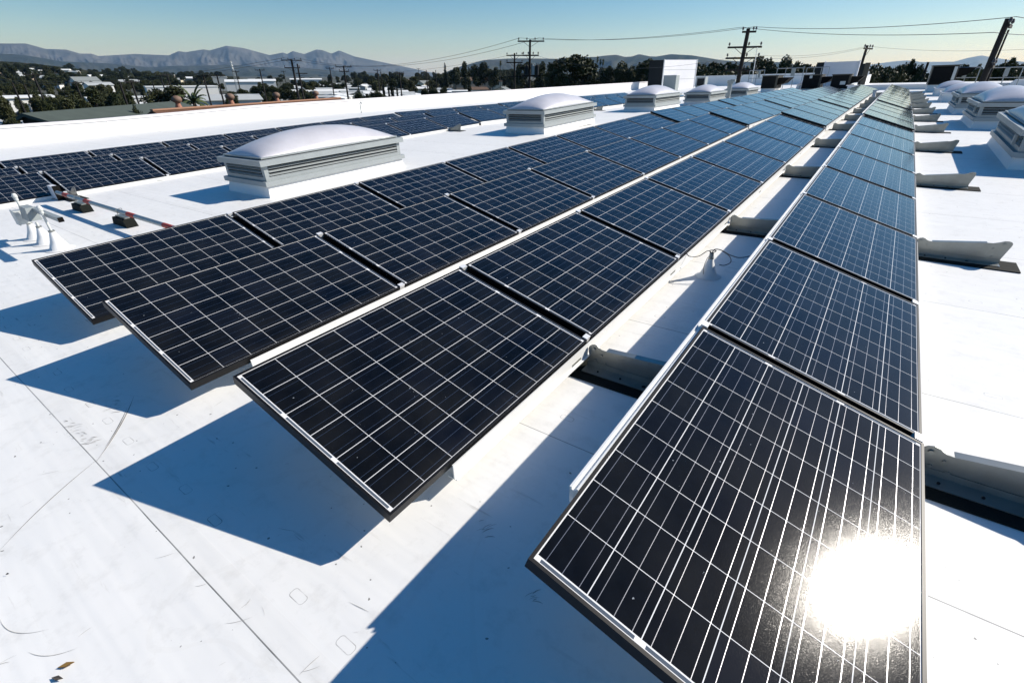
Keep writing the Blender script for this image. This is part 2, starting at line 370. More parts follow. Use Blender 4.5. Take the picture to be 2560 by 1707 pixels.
link('clamp', ME_CL, P0, Matrix.Translation((PW-.025, PL+.002, 0)))
link('mounting_channel', ME_CH, P0, Matrix.Translation((0, PL, 0)))
link('support_leg', ME_LEG, P0, Matrix.Translation((0.005, PL-.03, 0.0)))
PITCH = 1.581
ROWS = {  # name: x of the high edge, height of it, tilt, y of the first joint edge, first n, last n
 'A1': (-5.148, .425, 15.8, .69, 0, 22, 'far row of the wide centre array'),
 'A2': (-3.646, .433, 15.8, .69, 0, 24, 'middle row of the wide centre array'),
 'A3': (-2.060, .443, 15.8, .69, 0, 25, 'near row of the wide centre array'),
 'B':  (-.485, .430, 17.2, .679, 0, 25, 'single row at the right'),
 'C1': (-14.996, .306, 15.4, .741, -1, 21, 'back row of the left array'),
 'C2': (-13.442, .310, 15.4, .741, -1, 21, 'middle row of the left array'),
 'C3': (-11.831, .337, 15.4, .741, -1, 21, 'front row of the left array'),
}
GRP = {'A': 'panels of the centre array', 'B': 'panels of the right row', 'C': 'panels of the left array'}
first = True
def pmat(x, z, th, y0, n):
    y = y0+n*PITCH; dz = 0
    ridge_n = 8
    if y > RIDGE-.3: y += .03; dz = .035
    if n >= 12: dz += .02
    mm = MR @ Matrix.Translation((x, y, z+SL2*max(0, y-RIDGE)+dz))
    if y > RIDGE-.3: mm = mm @ Matrix.Rotation(math.atan(SL2), 4, 'X')
    return mm @ Matrix.Rotation(R(th), 4, 'Y')
jit = random.Random(3)
for key, (x, z, th, y0, n0, n1, desc) in ROWS.items():
    for n in range(n0, n1):
        lab = 'black framed solar panel, %s from near end, %s' % (ORD[n-n0], desc)
        mm = pmat(x, z, th, y0, n) @ Matrix.Rotation(R(jit.uniform(-.12, .12)), 4, 'X') @ Matrix.Rotation(R(jit.uniform(-.1, .1)), 4, 'Y')
        if key == 'B' and n == 0: mm = pmat(x, z, th, y0, n) @ Matrix.Translation((0, 0, -.010)) @ Matrix.Rotation(R(.8), 4, 'X')
        if first:
            P0.matrix_world = mm; P0['label'] = lab; P0['group'] = GRP[key[0]]; first = False
        else: dup(P0, mm, lab, GRP[key[0]]) if n % 2 == 0 else dup(P0, mm, lab, GRP[key[0]], skip='support_leg')
# long rails: a sunlit fascia under each low edge, a slimmer one on B's high edge
def rail(key, y_a, y_b, high, label):
    x, z, th, y0, n0, n1, _ = ROWS[key]; t_ = R(th)
    past = y_a > RIDGE-.5; yb = y_b; ya = y_a
    mm = MR @ Matrix.Translation((x, ya, z+SL2*max(0, ya-RIDGE)+(.04 if past else 0)))
    if past: mm = mm @ Matrix.Rotation(math.atan(SL2), 4, 'X')
    Lr = yb-ya; m = MB(); cx_, cz = PW*math.cos(t_), -PW*math.sin(t_)
    if high:
        m.box(-.034, -.004, 0, Lr, -.07, -.012); m.box(-.034, -.026, 0, Lr, -.012, -.002); m.box(-.010, -.004, 0, Lr, -.012, -.002)
    else:
        fd = .11 if key[0] == 'C' else .062
        m.box(cx_+.004, cx_+.010, 0, Lr, cz-.035-fd, cz-.018); m.box(cx_-.03, cx_+.004, 0, Lr, cz-.035-fd, cz-.031-fd)
        m.box(cx_+.010, cx_+.024, 0, Lr, cz-.035-fd, cz-.031-fd)
    t = thing('mounting_rail', mm, label, 'rail', 'long rails of the solar arrays')
    m.build('rail_channel', M_RAIL, t)
    m = MB(); k = 0
    while k*PITCH+1.2 < Lr:
        yy = (1.0 if ya < 3 else .4)+k*PITCH
        if high: pass
        else: m.box(cx_+.0102, cx_+.013, yy, yy+.10, cz-.08, cz-.065)
        k += 1
    if not high: m.build('slot', M_GALV, t)
for key in ('A1', 'A2', 'A3', 'C1', 'C2', 'C3', 'B'):
    ystart = ROWS[key][3]+ROWS[key][4]*PITCH
    ye = ROWS[key][3]+ROWS[key][5]*PITCH
    dsc = ROWS[key][6]
    rail(key, ystart+.33, RIDGE-.05, False, 'pale fascia rail, near half, under the %s' % dsc)
    rail(key, RIDGE+.08, ye-.3, False, 'pale fascia rail, beyond the ridge, under the %s' % dsc)
rail('B', .679+.28, RIDGE-.05, True, 'slim aluminium rail, near half, along the high edge of the right-hand single row')
rail('B', RIDGE+.08, ROWS['B'][3]+25*PITCH-.3, True, 'slim aluminium rail, beyond the ridge, along the high edge of the right-hand single row')

# galvanised link brackets lying across the roof at every joint
def bracket_meshes(Lb, hL, hR):
    web = [(0, .015), (Lb-.01, .015), (Lb+.03, hR-.035), (Lb+.031, hR-.018), (Lb+.022, hR-.005), (Lb+.005, hR), (Lb-.022, hR-.002), (Lb-.05, hR-.016), (Lb-.085, hR-.028), (Lb-.12, hR-.03), (.10, hL-.022), (.075, hL-.020), (.058, hL-.012), (.046, hL-.003), (.028, hL+.002), (.008, hL-.004), (-.006, hL-.018), (-.010, hL-.036)]
    m = MB(); m.prism(web, 0, .004)
    m.box(.10, Lb-.12, .004, .040, hL-.026, hL-.0225) if abs(hL-hR) < .02 else m.add([(.10, .004, hL-.0225), (Lb-.12, .004, hR-.0305), (Lb-.12, .044, hR-.0305), (.10, .044, hL-.0225),
        (.10, .004, hL-.0255), (Lb-.12, .004, hR-.0335), (Lb-.12, .044, hR-.0335), (.10, .044, hL-.0255)], [(0, 1, 2, 3), (7, 6, 5, 4), (3, 2, 6, 7)])
    a = m.mesh('web', M_GALV)
    m = MB(); m.box(-.01, Lb, -.085, .0, .010, .014); m.box(-.01, Lb, -.006, -.002, .014, .045)
    b = m.mesh('foot_flange', M_GALV)
    m = MB(); m.box(-.07, Lb+.12, -.155, .10, .001, .009); c = m.mesh('rubber_mat', M_RUB)
    m = MB()
    for hx, hz_, r_ in ((.025, hL-.028, .011), (.075, hL-.055, .007), (Lb-.015, hR-.03, .012), (Lb-.07, hR-.075, .009), (.04, .055, .009), (.10, .045, .010), (Lb-.06, .06, .009)):
        m.cyl((hx, -.008, hz_), (hx, -.0002, hz_), r_, r_*.9, 8)
    d = m.mesh('bolt', M_GALV)
    m = MB()
    for hx in (.08, .22): m.cyl((hx, -.05, .0142), (hx, -.05, .020), .006, .006, 8)
    m.cyl((.36, -.05, .0142), (.36, -.05, .0148), .012, .012, 12)
    e = m.mesh('punched_hole', M_HOLE)
    return [('web', a), ('foot_flange', b), ('rubber_mat', c), ('bolt', d), ('punched_hole', e)]
bm1 = bracket_meshes(.60, .155, .185)
bm2 = bracket_meshes(.565, .15, .20)
def place_brackets(meshes, x, yj, n0, n1, dy, who, skip=()):
    pro = None
    for n in range(n0, n1, 2):
        y = yj+n*PITCH+dy; mm = rmat(x, y)
        lab = 'galvanised bracket on black mat, %s from near end, %s' % (ORD[(n-n0)//2], who)
        if pro is None:
            pro = thing('link_bracket', mm, lab, 'bracket', 'galvanised link brackets on black mats')
            for nm, me in meshes: link(nm, me, pro)
        else: dup(pro, mm, lab)
place_brackets(bm1, -1.085, ROWS['A3'][3], 1, 25, -.06, 'left of the single right row')
place_brackets(bm2, .47, ROWS['B'][3], 1, 25, -.06, 'right of the single right row')
bm3 = bracket_meshes(.45, .10, .20)
for n, nm in ((0, 'beside the red and grey pipe'), (2, 'behind the nearest skylight'), (4, 'past the nearest skylight'), (6, 'between the two nearest skylights'), (8, 'behind the second skylight'), (12, 'just beyond the second skylight'), (16, 'beyond the third skylight')):
    t = thing('link_bracket', rmat(-10.86, .741+(n+1)*PITCH), 'short galvanised bracket at the front of the left array, %s' % nm, 'bracket', 'short brackets of the left array')
    for q, me in bm3: link(q, me, t)

# ---------------------------------------------------------------- skylights
def skylight(Wd, L):
    t = thing('skylight', Matrix.Identity(4), 'x', 'skylight', 'domed louvered skylights')
    m = MB(); m.frus(-.04, Wd+.04, -.04, L+.04, .0, .17, .04); m.build('curb', M_WHITE, t)
    m = MB(); o = .05; m.box(-o, Wd+o, -o, L+o, .165, .235); m.build('flashing', M_SKYF, t)
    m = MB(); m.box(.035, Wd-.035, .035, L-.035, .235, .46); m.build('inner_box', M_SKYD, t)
    m = MB(); m.box(0, Wd, 0, L, .2352, .29)
    for cx_, cy_ in ((0, 0), (Wd-.07, 0), (0, L-.07), (Wd-.07, L-.07)): m.box(cx_, cx_+.07, cy_, cy_+.07, .29, .455)
    m.build('housing', M_SKYF, t)
    m = MB()
    for k in range(3):
        z0 = .308+k*.050
        # tilted slats on all four sides
        for x0, sgn in ((0.0, 1), (Wd, -1)):
            m.add([(x0-.012*sgn, .07, z0), (x0-.012*sgn, L-.07, z0), (x0+.022*sgn, L-.07, z0+.020), (x0+.022*sgn, .07, z0+.020),
                   (x0-.012*sgn, .07, z0-.004), (x0-.012*sgn, L-.07, z0-.004), (x0+.022*sgn, L-.07, z0+.016), (x0+.022*sgn, .07, z0+.016)], [(0, 1, 2, 3), (7, 6, 5, 4), (0, 4, 5, 1)])
        for y0, sgn in ((0.0, 1), (L, -1)):
            m.add([(.07, y0-.012*sgn, z0), (Wd-.07, y0-.012*sgn, z0), (Wd-.07, y0+.022*sgn, z0+.020), (.07, y0+.022*sgn, z0+.020),
                   (.07, y0-.012*sgn, z0-.004), (Wd-.07, y0-.012*sgn, z0-.004), (Wd-.07, y0+.022*sgn, z0+.016), (.07, y0+.022*sgn, z0+.016)], [(0, 1, 2, 3), (7, 6, 5, 4), (0, 4, 5, 1)])
    m.build('louver', M_SKYF, t)
    m = MB(); o = .06
    m.box(-o, Wd+o, -o, L+o, .455, .535); m.build('top_frame', M_SKYF, t)
    m = MB(); i = .03; m.box(i, Wd-i, i, L-i, .535, .548, 1); i = .015; m.box(i, Wd-i, i, L-i, .548, .568)
    m.build('dome_rim', [M_SKYF, M_SKYD], t)
    m = MB(); nx, ny = 24, 36; v = []
    for j in range(ny+1):
        for k in range(nx+1):
            a = -math.cos(math.pi*k/nx); b = -math.cos(math.pi*j/ny); e = .04
            hgt = .285*(max(0, (1-a*a))*max(0, (1-b*b)))**.62 if True else 0
            v.append((Wd/2+a*(Wd/2-e), L/2+b*(L/2-e), .5685+hgt))
    m.add(v, [(j*(nx+1)+k, j*(nx+1)+k+1, (j+1)*(nx+1)+k+1, (j+1)*(nx+1)+k) for j in range(ny) for k in range(nx)])
    m.build('dome', M_ACR, t, smooth=True)
    m = MB(); m.cyl((-.03, .25, .33), (-.03, .25, .42), .012); m.box(-.075, -.04, .22, .28, .30, .44); m.build('latch', M_SKYF, t)
    return t
SK = skylight(1.16, 2.72)
SK.matrix_world = rmat(-8.56, 3.9); SK['label'] = 'nearest and largest domed skylight, left of the centre array'
SKS = [(-8.72, 11.85, 1.06, 'second domed skylight from the near end on the left side'),
       (-9.15, 20.8, 1.1, 'third domed skylight from the near end on the left side'),
       (-8.28, 25.75, 1.0, 'fourth domed skylight from the near end on the left side, before the white vent pipe'),
       (-7.9, 31.46, 1.0, 'fifth domed skylight on the left side, behind the white vent pipe'),
       (1.62, 10.2, 1.0, 'nearest right-hand skylight, cut by the right edge of the photo'),
       (1.6, 16.1, 1.0, 'second right-hand skylight, its dome near the right edge of the photo'),
       (1.55, 21.3, 1.0, 'third right-hand skylight, below the big leaning utility pole')]
for x, y, s, lab in SKS:
    dup(SK, rmat(x, y) @ Matrix.Scale(s, 4), lab)
def vent_dome(x, y, s, lab):
    t = thing('smoke_vent', rmat(x, y) @ Matrix.Scale(s, 4), lab, 'smoke vent', 'low white domed roof vents')
    m = MB(); m.frus(0, 1.2, 0, 1.9, 0, .28, .03); m.build('curb', M_WHITE, t)
    m = MB(); m.box(-.03, 1.23, -.03, 1.93, .28, .32); m.build('rim', M_PANELW, t)
    m = MB(); n_ = 14; v = []
    for j in range(n_+1):
        for k in range(n_+1):
            a = -math.cos(math.pi*k/n_); b = -math.cos(math.pi*j/n_)
            v.append((.6+a*.57, .95+b*.92, .3205+.28*(max(0, 1-a*a)*max(0, 1-b*b))**.6))
    m.add(v, [(j*(n_+1)+k, j*(n_+1)+k+1, (j+1)*(n_+1)+k+1, (j+1)*(n_+1)+k) for j in range(n_) for k in range(n_)])
    m.build('dome', M_ACR, t, smooth=True)
vent_dome(1.5, 28.6, 1.15, 'low white domed vent just behind the third right-hand skylight')
vent_dome(1.5, 35.0, 1.15, 'farther low white domed vent on the right, before the dark rooftop unit')
vent_dome(-9.6, 38.5, 1.1, 'low white domed vent behind the white vent pipe')
vent_dome(-7.3, 52, 1.2, 'low white domed vent between the two dark air conditioners')

# ---------------------------------------------------------------- vent pipes and conduits on the roof
def vent_pipe(px, py, ptop_, r, lab, mt=None, yy=None):
    x, y = rp(px, py)
    if yy: y = yy; x = rh(px, py, y)[1]
    h, _ = rh(*ptop_, y)
    t = thing('vent_pipe', rmat(x, y), lab, 'vent pipe')
    m = MB(); m.lathe([(r*1.7, 0), (r*1.5, .03), (r*1.05, .2), (r, .21), (r, h*.86)], 14); m.build('pipe', mt or M_WHITE, t, smooth=False)
    m = MB(); m.cyl((0, 0, h*.861), (0, 0, h), r*1.35, r*1.35, 12); m.box(r*.2, r*2.1, -r*.8, r*.8, h*.93, h*1.03); m.build('vent_cap', mt or M_PANELW, t)
vent_pipe(1821, 235, (1826, 201), .115, 'tall square-capped pale vent pipe between the fourth and fifth left skylights', M_BOXG, 29.6)  # white pipe coloured grey all over to stand in for its shaded side
vent_pipe(2182, 247, (2186, 226), .07, 'small dark-capped vent pipe in the gap beside the right-hand row')
t = thing('gooseneck_vent', rmat(XL+1.6, rp(952, 284)[1]), 'tiny gooseneck vent at the foot of the white parapet behind the left array', 'vent pipe')
MB().tube([(0, 0, 0), (0, 0, .42), (.05, 0, .5), (.13, 0, .48), (.15, 0, .40)], .022).build('pipe', M_GPIPE, t)

def cone(x, y, h, lab, rb=.10):
    t = thing('cone_flashing', rmat(x, y), lab, 'pipe flashing', 'white cone flashings')
    MB().lathe([(rb*1.35, .003), (rb*1.3, .006), (rb*.95, .012), (rb*.60, h*.45), (rb*.27, h*.93), (rb*.25, h)], 24).build('cone', M_WHITE, t, smooth=True)
    m = MB(); m.cyl((0, 0, h-.012), (0, 0, h+.004), rb*.3, rb*.3, 16); m.build('hose_clamp', M_GALV, t)
    return t
c1 = cone(-8.1, 1.24, .19, 'left one of the three white cone flashings under the grey junction boxes')
c2 = cone(-7.7, 1.24, .20, 'middle one of the three white cone flashings under the grey junction boxes')
c3 = cone(-7.25, 1.25, .21, 'right one of the three white cone flashings, below the upright pipe with cap')
c3.children[0].name  # keep
MB().tube([(0, 0, .205), (0, 0, .40)], .012, 10).build('conduit', M_BOXW, c3)
m = MB(); m.cyl((0, 0, .40), (0, 0, .435), .019, .019, 12); m.lathe([(.026, .435), (.026, .465), (.014, .485)], 12); m.build('weather_head', M_BOXW, c3)
t = thing('junction_box', rmat(-8.1, 1.24), 'grey and pale junction boxes on a horizontal strut above the white cones', 'junction box')
m = MB(); m.box(-.11, .04, -.08, .02, .19, .345); m.box(-.118, .048, -.092, -.08, .182, .352); m.build('pale_box', M_BOXW, t)
m = MB(); m.frus(.10, .40, -.05, .07, .265, .41, .02); m.build('grey_box', M_BOXG, t)
m = MB(); m.box(.30, 1.28, .03, .075, .355, .40); m.box(1.2805, 1.286, .028, .077, .353, .402, 1); m.build('strut', [M_BOXG, M_DARKM], t)
m = MB(); m.tube([(.0, 0, .345), (.0, 0, .455)], .013, 10); m.cyl((0, 0, .455), (0, 0, .49), .02, .02, 10); m.lathe([(.026, .49), (.026, .515), (.014, .535)], 12); m.tube([(.4, .0, .19), (.4, .0, .25)], .013, 10); m.build('conduit', M_BOXW, t)

cb = cone(-.90, 3.97, .165, 'white cone flashing with looping black cables in the gap before the right-hand row', .075)
m = MB(); m.cyl((0, 0, .165), (0, 0, .20), .02, .016, 10); m.build('cable_gland', M_GPIPE, cb)
def arc(pts, n=26):
    out = []; P = [Vector(p) for p in pts]; P = [P[0]]+P+[P[-1]]
    for i in range(1, len(P)-2):
        for k in range(n//3):
            t_ = k/(n//3); a, b, c, d = P[i-1], P[i], P[i+1], P[i+2]
            out.append(.5*((2*b)+(-a+c)*t_+(2*a-5*b+4*c-d)*t_*t_+(-a+3*b-3*c+d)*t_**3))
    out.append(P[-2]); return out
m = MB()
m.tube(arc([(0, 0, .2), (.02, 0, .235), (.07, 0, .235), (.14, .02, .20), (.22, .0, .20), (.32, .02, .235), (.46, .05, .30)]), .004)
m.tube(arc([(0, 0, .2), (-.03, -.02, .22), (-.09, -.04, .17), (-.17, -.02, .15), (-.22, .02, .17), (-.30, .03, .16)]), .0035)
m.tube(arc([(.07, 0, .235), (.14, -.01, .20), (.16, -.03, .16), (.12, -.04, .13), (.08, -.03, .125)]), .0035)
m.tube(arc([(0, 0, .195), (.03, .0, .225), (-.02, .01, .215), (0, 0, .19)]), .004)
m.tube(arc([(-.02, -.03, .17), (-.03, -.06, .1), (-.02, -.08, .04)]), .0025)
m.build('cable', M_CABLE, cb)

# striped pipe on rubber blocks
t = thing('striped_pipe', rmat(-10.6, 2.07), 'grey pipe with red bands laid on two black rubber blocks, near the skylight', 'pipe')
segs = [(-.2, .15, 0), (.15, .95, 0), (.95, 1.12, 1), (1.12, 1.95, 0), (1.95, 2.12, 1), (2.12, 3.0, 0), (3.0, 3.22, 1), (3.22, 3.75, 0), (3.75, 3.95, 1), (3.95, 5.0, 0)]
m = MB()
m.cyl((.3, 0, .17), (5.0, 0, .17), .028, .028, 12); m.build('pipe', M_GPIPE, t)
m = MB()
for a in (.62, 1.55, 3.1, 4.15): m.cyl((a, 0, .17), (a+.24, 0, .17), .0295, .0295, 12)
m.build('red_band', M_RED, t)
for i, bx in enumerate((1.25, 2.85)):
    b = thing('pipe_block', rmat(-10.6+bx, 2.07), ['black rubber pipe block beside the left array', 'black rubber pipe block nearer the centre array'][i], 'pipe support', 'rubber blocks under the pipe')
    m = MB(); m.prism([(-.24, 0), (.24, 0), (.17, .10), (-.17, .10)], -.065, .065); m.build('block', M_RUB, b)
    m = MB(); m.box(-.16, .16, -.03, .03, .1, .115); m.tube([(-.02, -.032, .12), (-.02, -.032, .205), (-.02, .032, .205), (-.02, .032, .12)], .004, 5); m.build('strap', M_GALV, b)
t = thing('combiner_box', rmat(-10.9, 2.2), 'pale steel end box of the left array beside the red and grey pipe', 'electrical box')
m = MB(); m.box(.02, .30, -.10, -.02, .02, .22); m.build('box_body', M_PANELW, t)
m = MB(); m.box(.3005, .312, -.105, -.01, .01, .23); m.build('end_plate', M_DARKM, t)

# ---------------------------------------------------------------- rooftop plant at the far end
def roofbox(name, px0, px1, pyb, pyt, depth, lab, cat, mats, parts=None, yoff=0):
    """box standing on the roof whose near face spans px0..px1 and pyb..pyt"""
    x0, y0 = rp(px0, pyb); x1, _ = rp(px1, pyb)
    h, _x = rh((px0+px1)/2, pyt, y0); d1 = rh(px1, pyb, y0)[1]; d0 = rh(px0, pyb, y0)[1]
    return d0, d1, y0, h
def acunit(px0, px1, pyb, pyt, pedestal, dep, lab, plate=None):
    x0, x1, y, h = roofbox('', px0, px1, pyb, pyt, dep, '', '', None)
    w_ = x1-x0; t = thing('air_conditioner', rmat(x0, y), lab, 'air conditioner', 'dark rooftop air conditioners'); p = pedestal*h
    MB().box(.05, w_-.05, .05, dep-.05, 0, p).build('curb', M_WHITE, t)
    MB().box(0, w_, 0.02, dep, p, h).build('cabinet', M_OLIVE, t)
    MB().box(-.04, w_+.04, -.03, dep+.04, h, h+.05).build('lid', M_OLIVE, t)
    m = MB(); m.box(.04, w_-.12, -.01, .02, p+.04, h-.03); m.build('coil_grille', M_DARKM, t)
    m = MB(); nn = 14
    for k in range(nn): z = p+.07+(h-p-.14)*k/nn; m.box(.05, w_-.13, -.022, -.0102, z, z+.015)
    m.build('grille_bar', M_DARKG, t)
    m = MB(); m.box(w_+.0005, w_+.02, .1, dep*.45, p+.1, h-.15); m.box(w_+.0005, w_+.02, dep*.5, dep*.9, p+.1, h-.15); m.build('side_panel', M_OLIVE, t)
    if plate:
        a, b, c, d = plate; m = MB(); m.box(w_*a, w_*b, -.03, -.0225, p+(h-p)*c, p+(h-p)*d); m.build('plate', M_BOXW, t)
    m = MB(); m.add([(w_+.03, .1, h-.1), (w_+.03, dep, h-.1), (w_+.9, dep, h-.45), (w_+.9, .1, h-.45)], [(0, 1, 2, 3), (3, 2, 1, 0)]); 
    m2 = MB(); m2.prism([(w_+.02, h-.12), (w_+.8, h-.12), (w_+.45, h-.5), (w_+.02, h-.62)], .15, dep-.1); m2.build('hood', M_DARKM, t)
    return t
acunit(1899, 1937, 231, 191, .22, 2.2, 'dark air conditioner just right of the last left-hand skylights')
acunit(2001, 2046, 226, 189, .08, 2.4, 'middle dark air conditioner with a small white plate near its top', (.35, .5, .78, .98))
acunit(2072, 2119, 226, 188, .08, 2.0, 'dark air conditioner before the blue-white screen, plate low on its face', (.5, .78, .3, .55))
acunit(2312, 2376, 231, 166, .28, 2.6, 'large dark rooftop unit on a white curb on the right, before the trees', (.83, .95, .25, .95))

def screen(px0, px1, pyb, pyt, y, side, lab, seam=3):
    h, x0 = rh(px0, pyt, y); _, x1 = rh(px1, pyt, y); w_ = x1-x0
    t = thing('equipment_screen', rmat(x0, y), lab, 'equipment screen', 'tall white equipment screens')
    MB().box(0, w_, 0, .2, -.1, h).build('screen_panel', M_PANELW, t)
    m = MB()
    for k in range(1, seam): m.box(.02, w_-.02, -.004, -.0005, h*k/seam, h*k/seam+.03)
    m.build('panel_joint', M_BOXG, t)
    m = MB(); m.box(-.12, 0, -.1, .3, -.1, h+.05); m.box(w_, w_+.1, -.1, .3, -.1, h+.05); m.build('edge_post', M_PANELW, t)
    m = MB(); 
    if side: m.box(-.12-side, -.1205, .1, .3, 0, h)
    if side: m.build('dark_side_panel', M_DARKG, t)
    return t
# sunlit white screen: its long face looks towards the sun, the dark one towards us
def big_screen():
    y = 58.0; h, xa = rh(1624, 152, y); _, xb = rh(1661, 152, y); 
    t = thing('equipment_screen', rmat(xb, y), 'tall white equipment screen with a dark left face, at the end of the parapet', 'equipment screen', 'tall white equipment screens')
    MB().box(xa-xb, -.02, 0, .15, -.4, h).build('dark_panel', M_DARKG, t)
    # white face runs back and to the right
    d2 = ray(1743, 152); yb = y+7.0; xe = d2.x/d2.y*yb; hh = H+d2.z/d2.y*yb-rz(y)
    dx, dy = xe-xb, yb-y
    m = MB(); m.add([(0, 0, -.6), (dx, dy, -.6), (dx, dy, h+.04), (0, 0, h), (-.1, .15, -.6), (dx-.1, dy+.15, -.6), (dx-.1, dy+.15, h+.04), (-.1, .15, h)], [(0, 1, 2, 3), (4, 7, 6, 5), (3, 2, 6, 7), (1, 5, 6, 2), (0, 3, 7, 4)])
    m.build('white_panel', M_PANELW, t)
    m = MB()
    for k in (.33, .66): m.add([(0.01, -.01, h*k), (dx, dy-.01, h*k), (dx, dy-.01, h*k+.03), (0.01, -.01, h*k+.03)], [(0, 1, 2, 3)])
    m.build('panel_joint', M_BOXG, t)
    m = MB(); m.box(-.05, .06, -.06, .0, -.4, h+.06); m.box(dx-.05, dx+.06, dy-.06, dy, -.6, h+.08); m.build('edge_post', M_WHITE, t)
    y2 = 50.0; h2, x2 = rh(1659, 190, y2); _, x3 = rh(1691, 190, y2)
    q = thing('metal_cabinet', rmat(x2, y2), 'plain grey metal cabinet standing before the tall white screen', 'cabinet')
    MB().box(0, x3-x2, 0, .9, 0, h2).build('cabinet_body', M_BOXG, q)
    MB().box(-.02, x3-x2+.02, -.02, .92, h2, h2+.04).build('lid', M_PANELW, q)
big_screen()
screen(2066, 2148, 225, 156, 56.0, .6, 'wide blue-white equipment screen in shade before the thin leaning pole', 1)
t = thing('metal_column', rmat(rh(2152, 200, 53)[1], 53), 'olive metal column at the right end of the shaded blue-white screen', 'column')
MB().box(0, .35, 0, .4, 0, rh(2152, 158, 53)[0]).build('column_shaft', M_OLIVE, t)
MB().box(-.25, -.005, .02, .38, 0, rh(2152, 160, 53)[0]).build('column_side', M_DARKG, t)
# small box behind, left of the second screen wall
y = 62; h, xa = rh(1742, 193, y); _, xb = rh(1764, 193, y)
t = thing('rooftop_unit', rmat(xa, y), 'small grey-green unit between the tall white screen and the far wall', 'rooftop unit')
MB().box(0, xb-xa, 0, 1, 0, h).build('cabinet', M_BOXG, t); MB().box(.1, xb-xa-.1, -.03, -.002, h*.2, h*.85).build('grille', M_DARKG, t)

def guard(px0, px1, y, pyt, lab, posts=4, mid=True, tank=None):
    h, x0 = rh(px0, pyt, y); h1, x1 = rh(px1, pyt, y)
    t = thing('guard_rail', rmat(x0, y), lab, 'guard rail', 'galvanised guard rails'); w_ = x1-x0
    m = MB(); m.tube([(0, 0, h), (w_, 0, h)], .028); 
    if mid: m.tube([(0, 0, h-.55), (w_, 0, h-.55)], .022)
    m.build('top_rail', M_GPIPE, t)
    for k in range(posts): MB().tube([(w_*k/(posts-1), 0, 0), (w_*k/(posts-1), 0, h)], .028).build('post', M_GPIPE, t)
    if tank: MB().box(w_*tank[0], w_*tank[1], -.05, .02, h-tank[2], h).build('sign_plate', M_BOXG, t)
guard(1875, 1912, 46, 177, 'galvanised rail in front of the first dark air conditioner', 3, True, (.6, .75, .5))
guard(1944, 2010, 52, 172, 'galvanised rail behind and above the middle air conditioner', 4, True, (.55, .7, .6))
guard(2018, 2074, 54, 170, 'galvanised rail between the middle unit and the shaded screen', 4, True)
guard(2392, 2452, 44, 170, 'galvanised rail to the left of the big leaning utility pole', 3, True, (.35, .5, .6))
guard(2480, 2600, 45, 170, 'galvanised rail at the far right, before the trees', 4, True, (.3, .4, .5))

# ---------------------------------------------------------------- ground, hills and mountains
def grd_mat():
    g = NT('city_ground'); o = g.obj(); n1 = g.ramp(g.noise(o, .02, 6, .6), .35, .65); n2 = g.ramp(g.noise(o, .12, 5, .6), .4, .6)
    c = g.mix(n1, (.018, .022, .012), (.07, .06, .045)); c = g.mix(g.m('MULTIPLY', n2, .6), c, (.035, .045, .022))
    g.l(c, g.b.inputs['Base Color']); g.b.inputs['Roughness'].default_value = .95; return g.mat
m = MB(); G = 30000; m.add([(-G, -G, 0), (G, -G, 0), (G, G, 0), (-G, G, 0)], [(0, 1, 2, 3)])
tag(m.build('ground', grd_mat()), kind='structure')
def hill_mat(name, a, b, sc, c3_=None):
    g = NT(name); o = g.obj(); n1 = g.ramp(g.noise(o, sc, 8, .65), .35, .65)
    c = g.mix(n1, a, b)
    if c3_: c = g.mix(g.ramp(g.noise(o, sc*6, 5, .6), .55, .62), c, c3_)
    g.l(c, g.b.inputs['Base Color']); g.b.inputs['Roughness'].default_value = 1; g.b.inputs['Specular IOR Level'].default_value = 0
    g.bump(g.noise(o, sc*3, 8, .7), 1.0, 12/sc*.004)
    return g.mat
def lerp_prof(pts, x):
    for (a, ya), (b, yb) in zip(pts[:-1], pts[1:]):
        if a <= x <= b: return ya+(yb-ya)*(x-a)/(b-a)
    return pts[0][1] if x < pts[0][0] else pts[-1][1]
def hashn(i, j, s):
    return random.Random((i*73856093) ^ (j*19349663) ^ (s*83492791)).random()
def vn(x, y, s):
    i, j = math.floor(x), math.floor(y); u, v_ = x-i, y-j; u = u*u*(3-2*u); v_ = v_*v_*(3-2*v_)
    return (hashn(i, j, s)*(1-u)+hashn(i+1, j, s)*u)*(1-v_)+(hashn(i, j+1, s)*(1-u)+hashn(i+1, j+1, s)*u)*v_
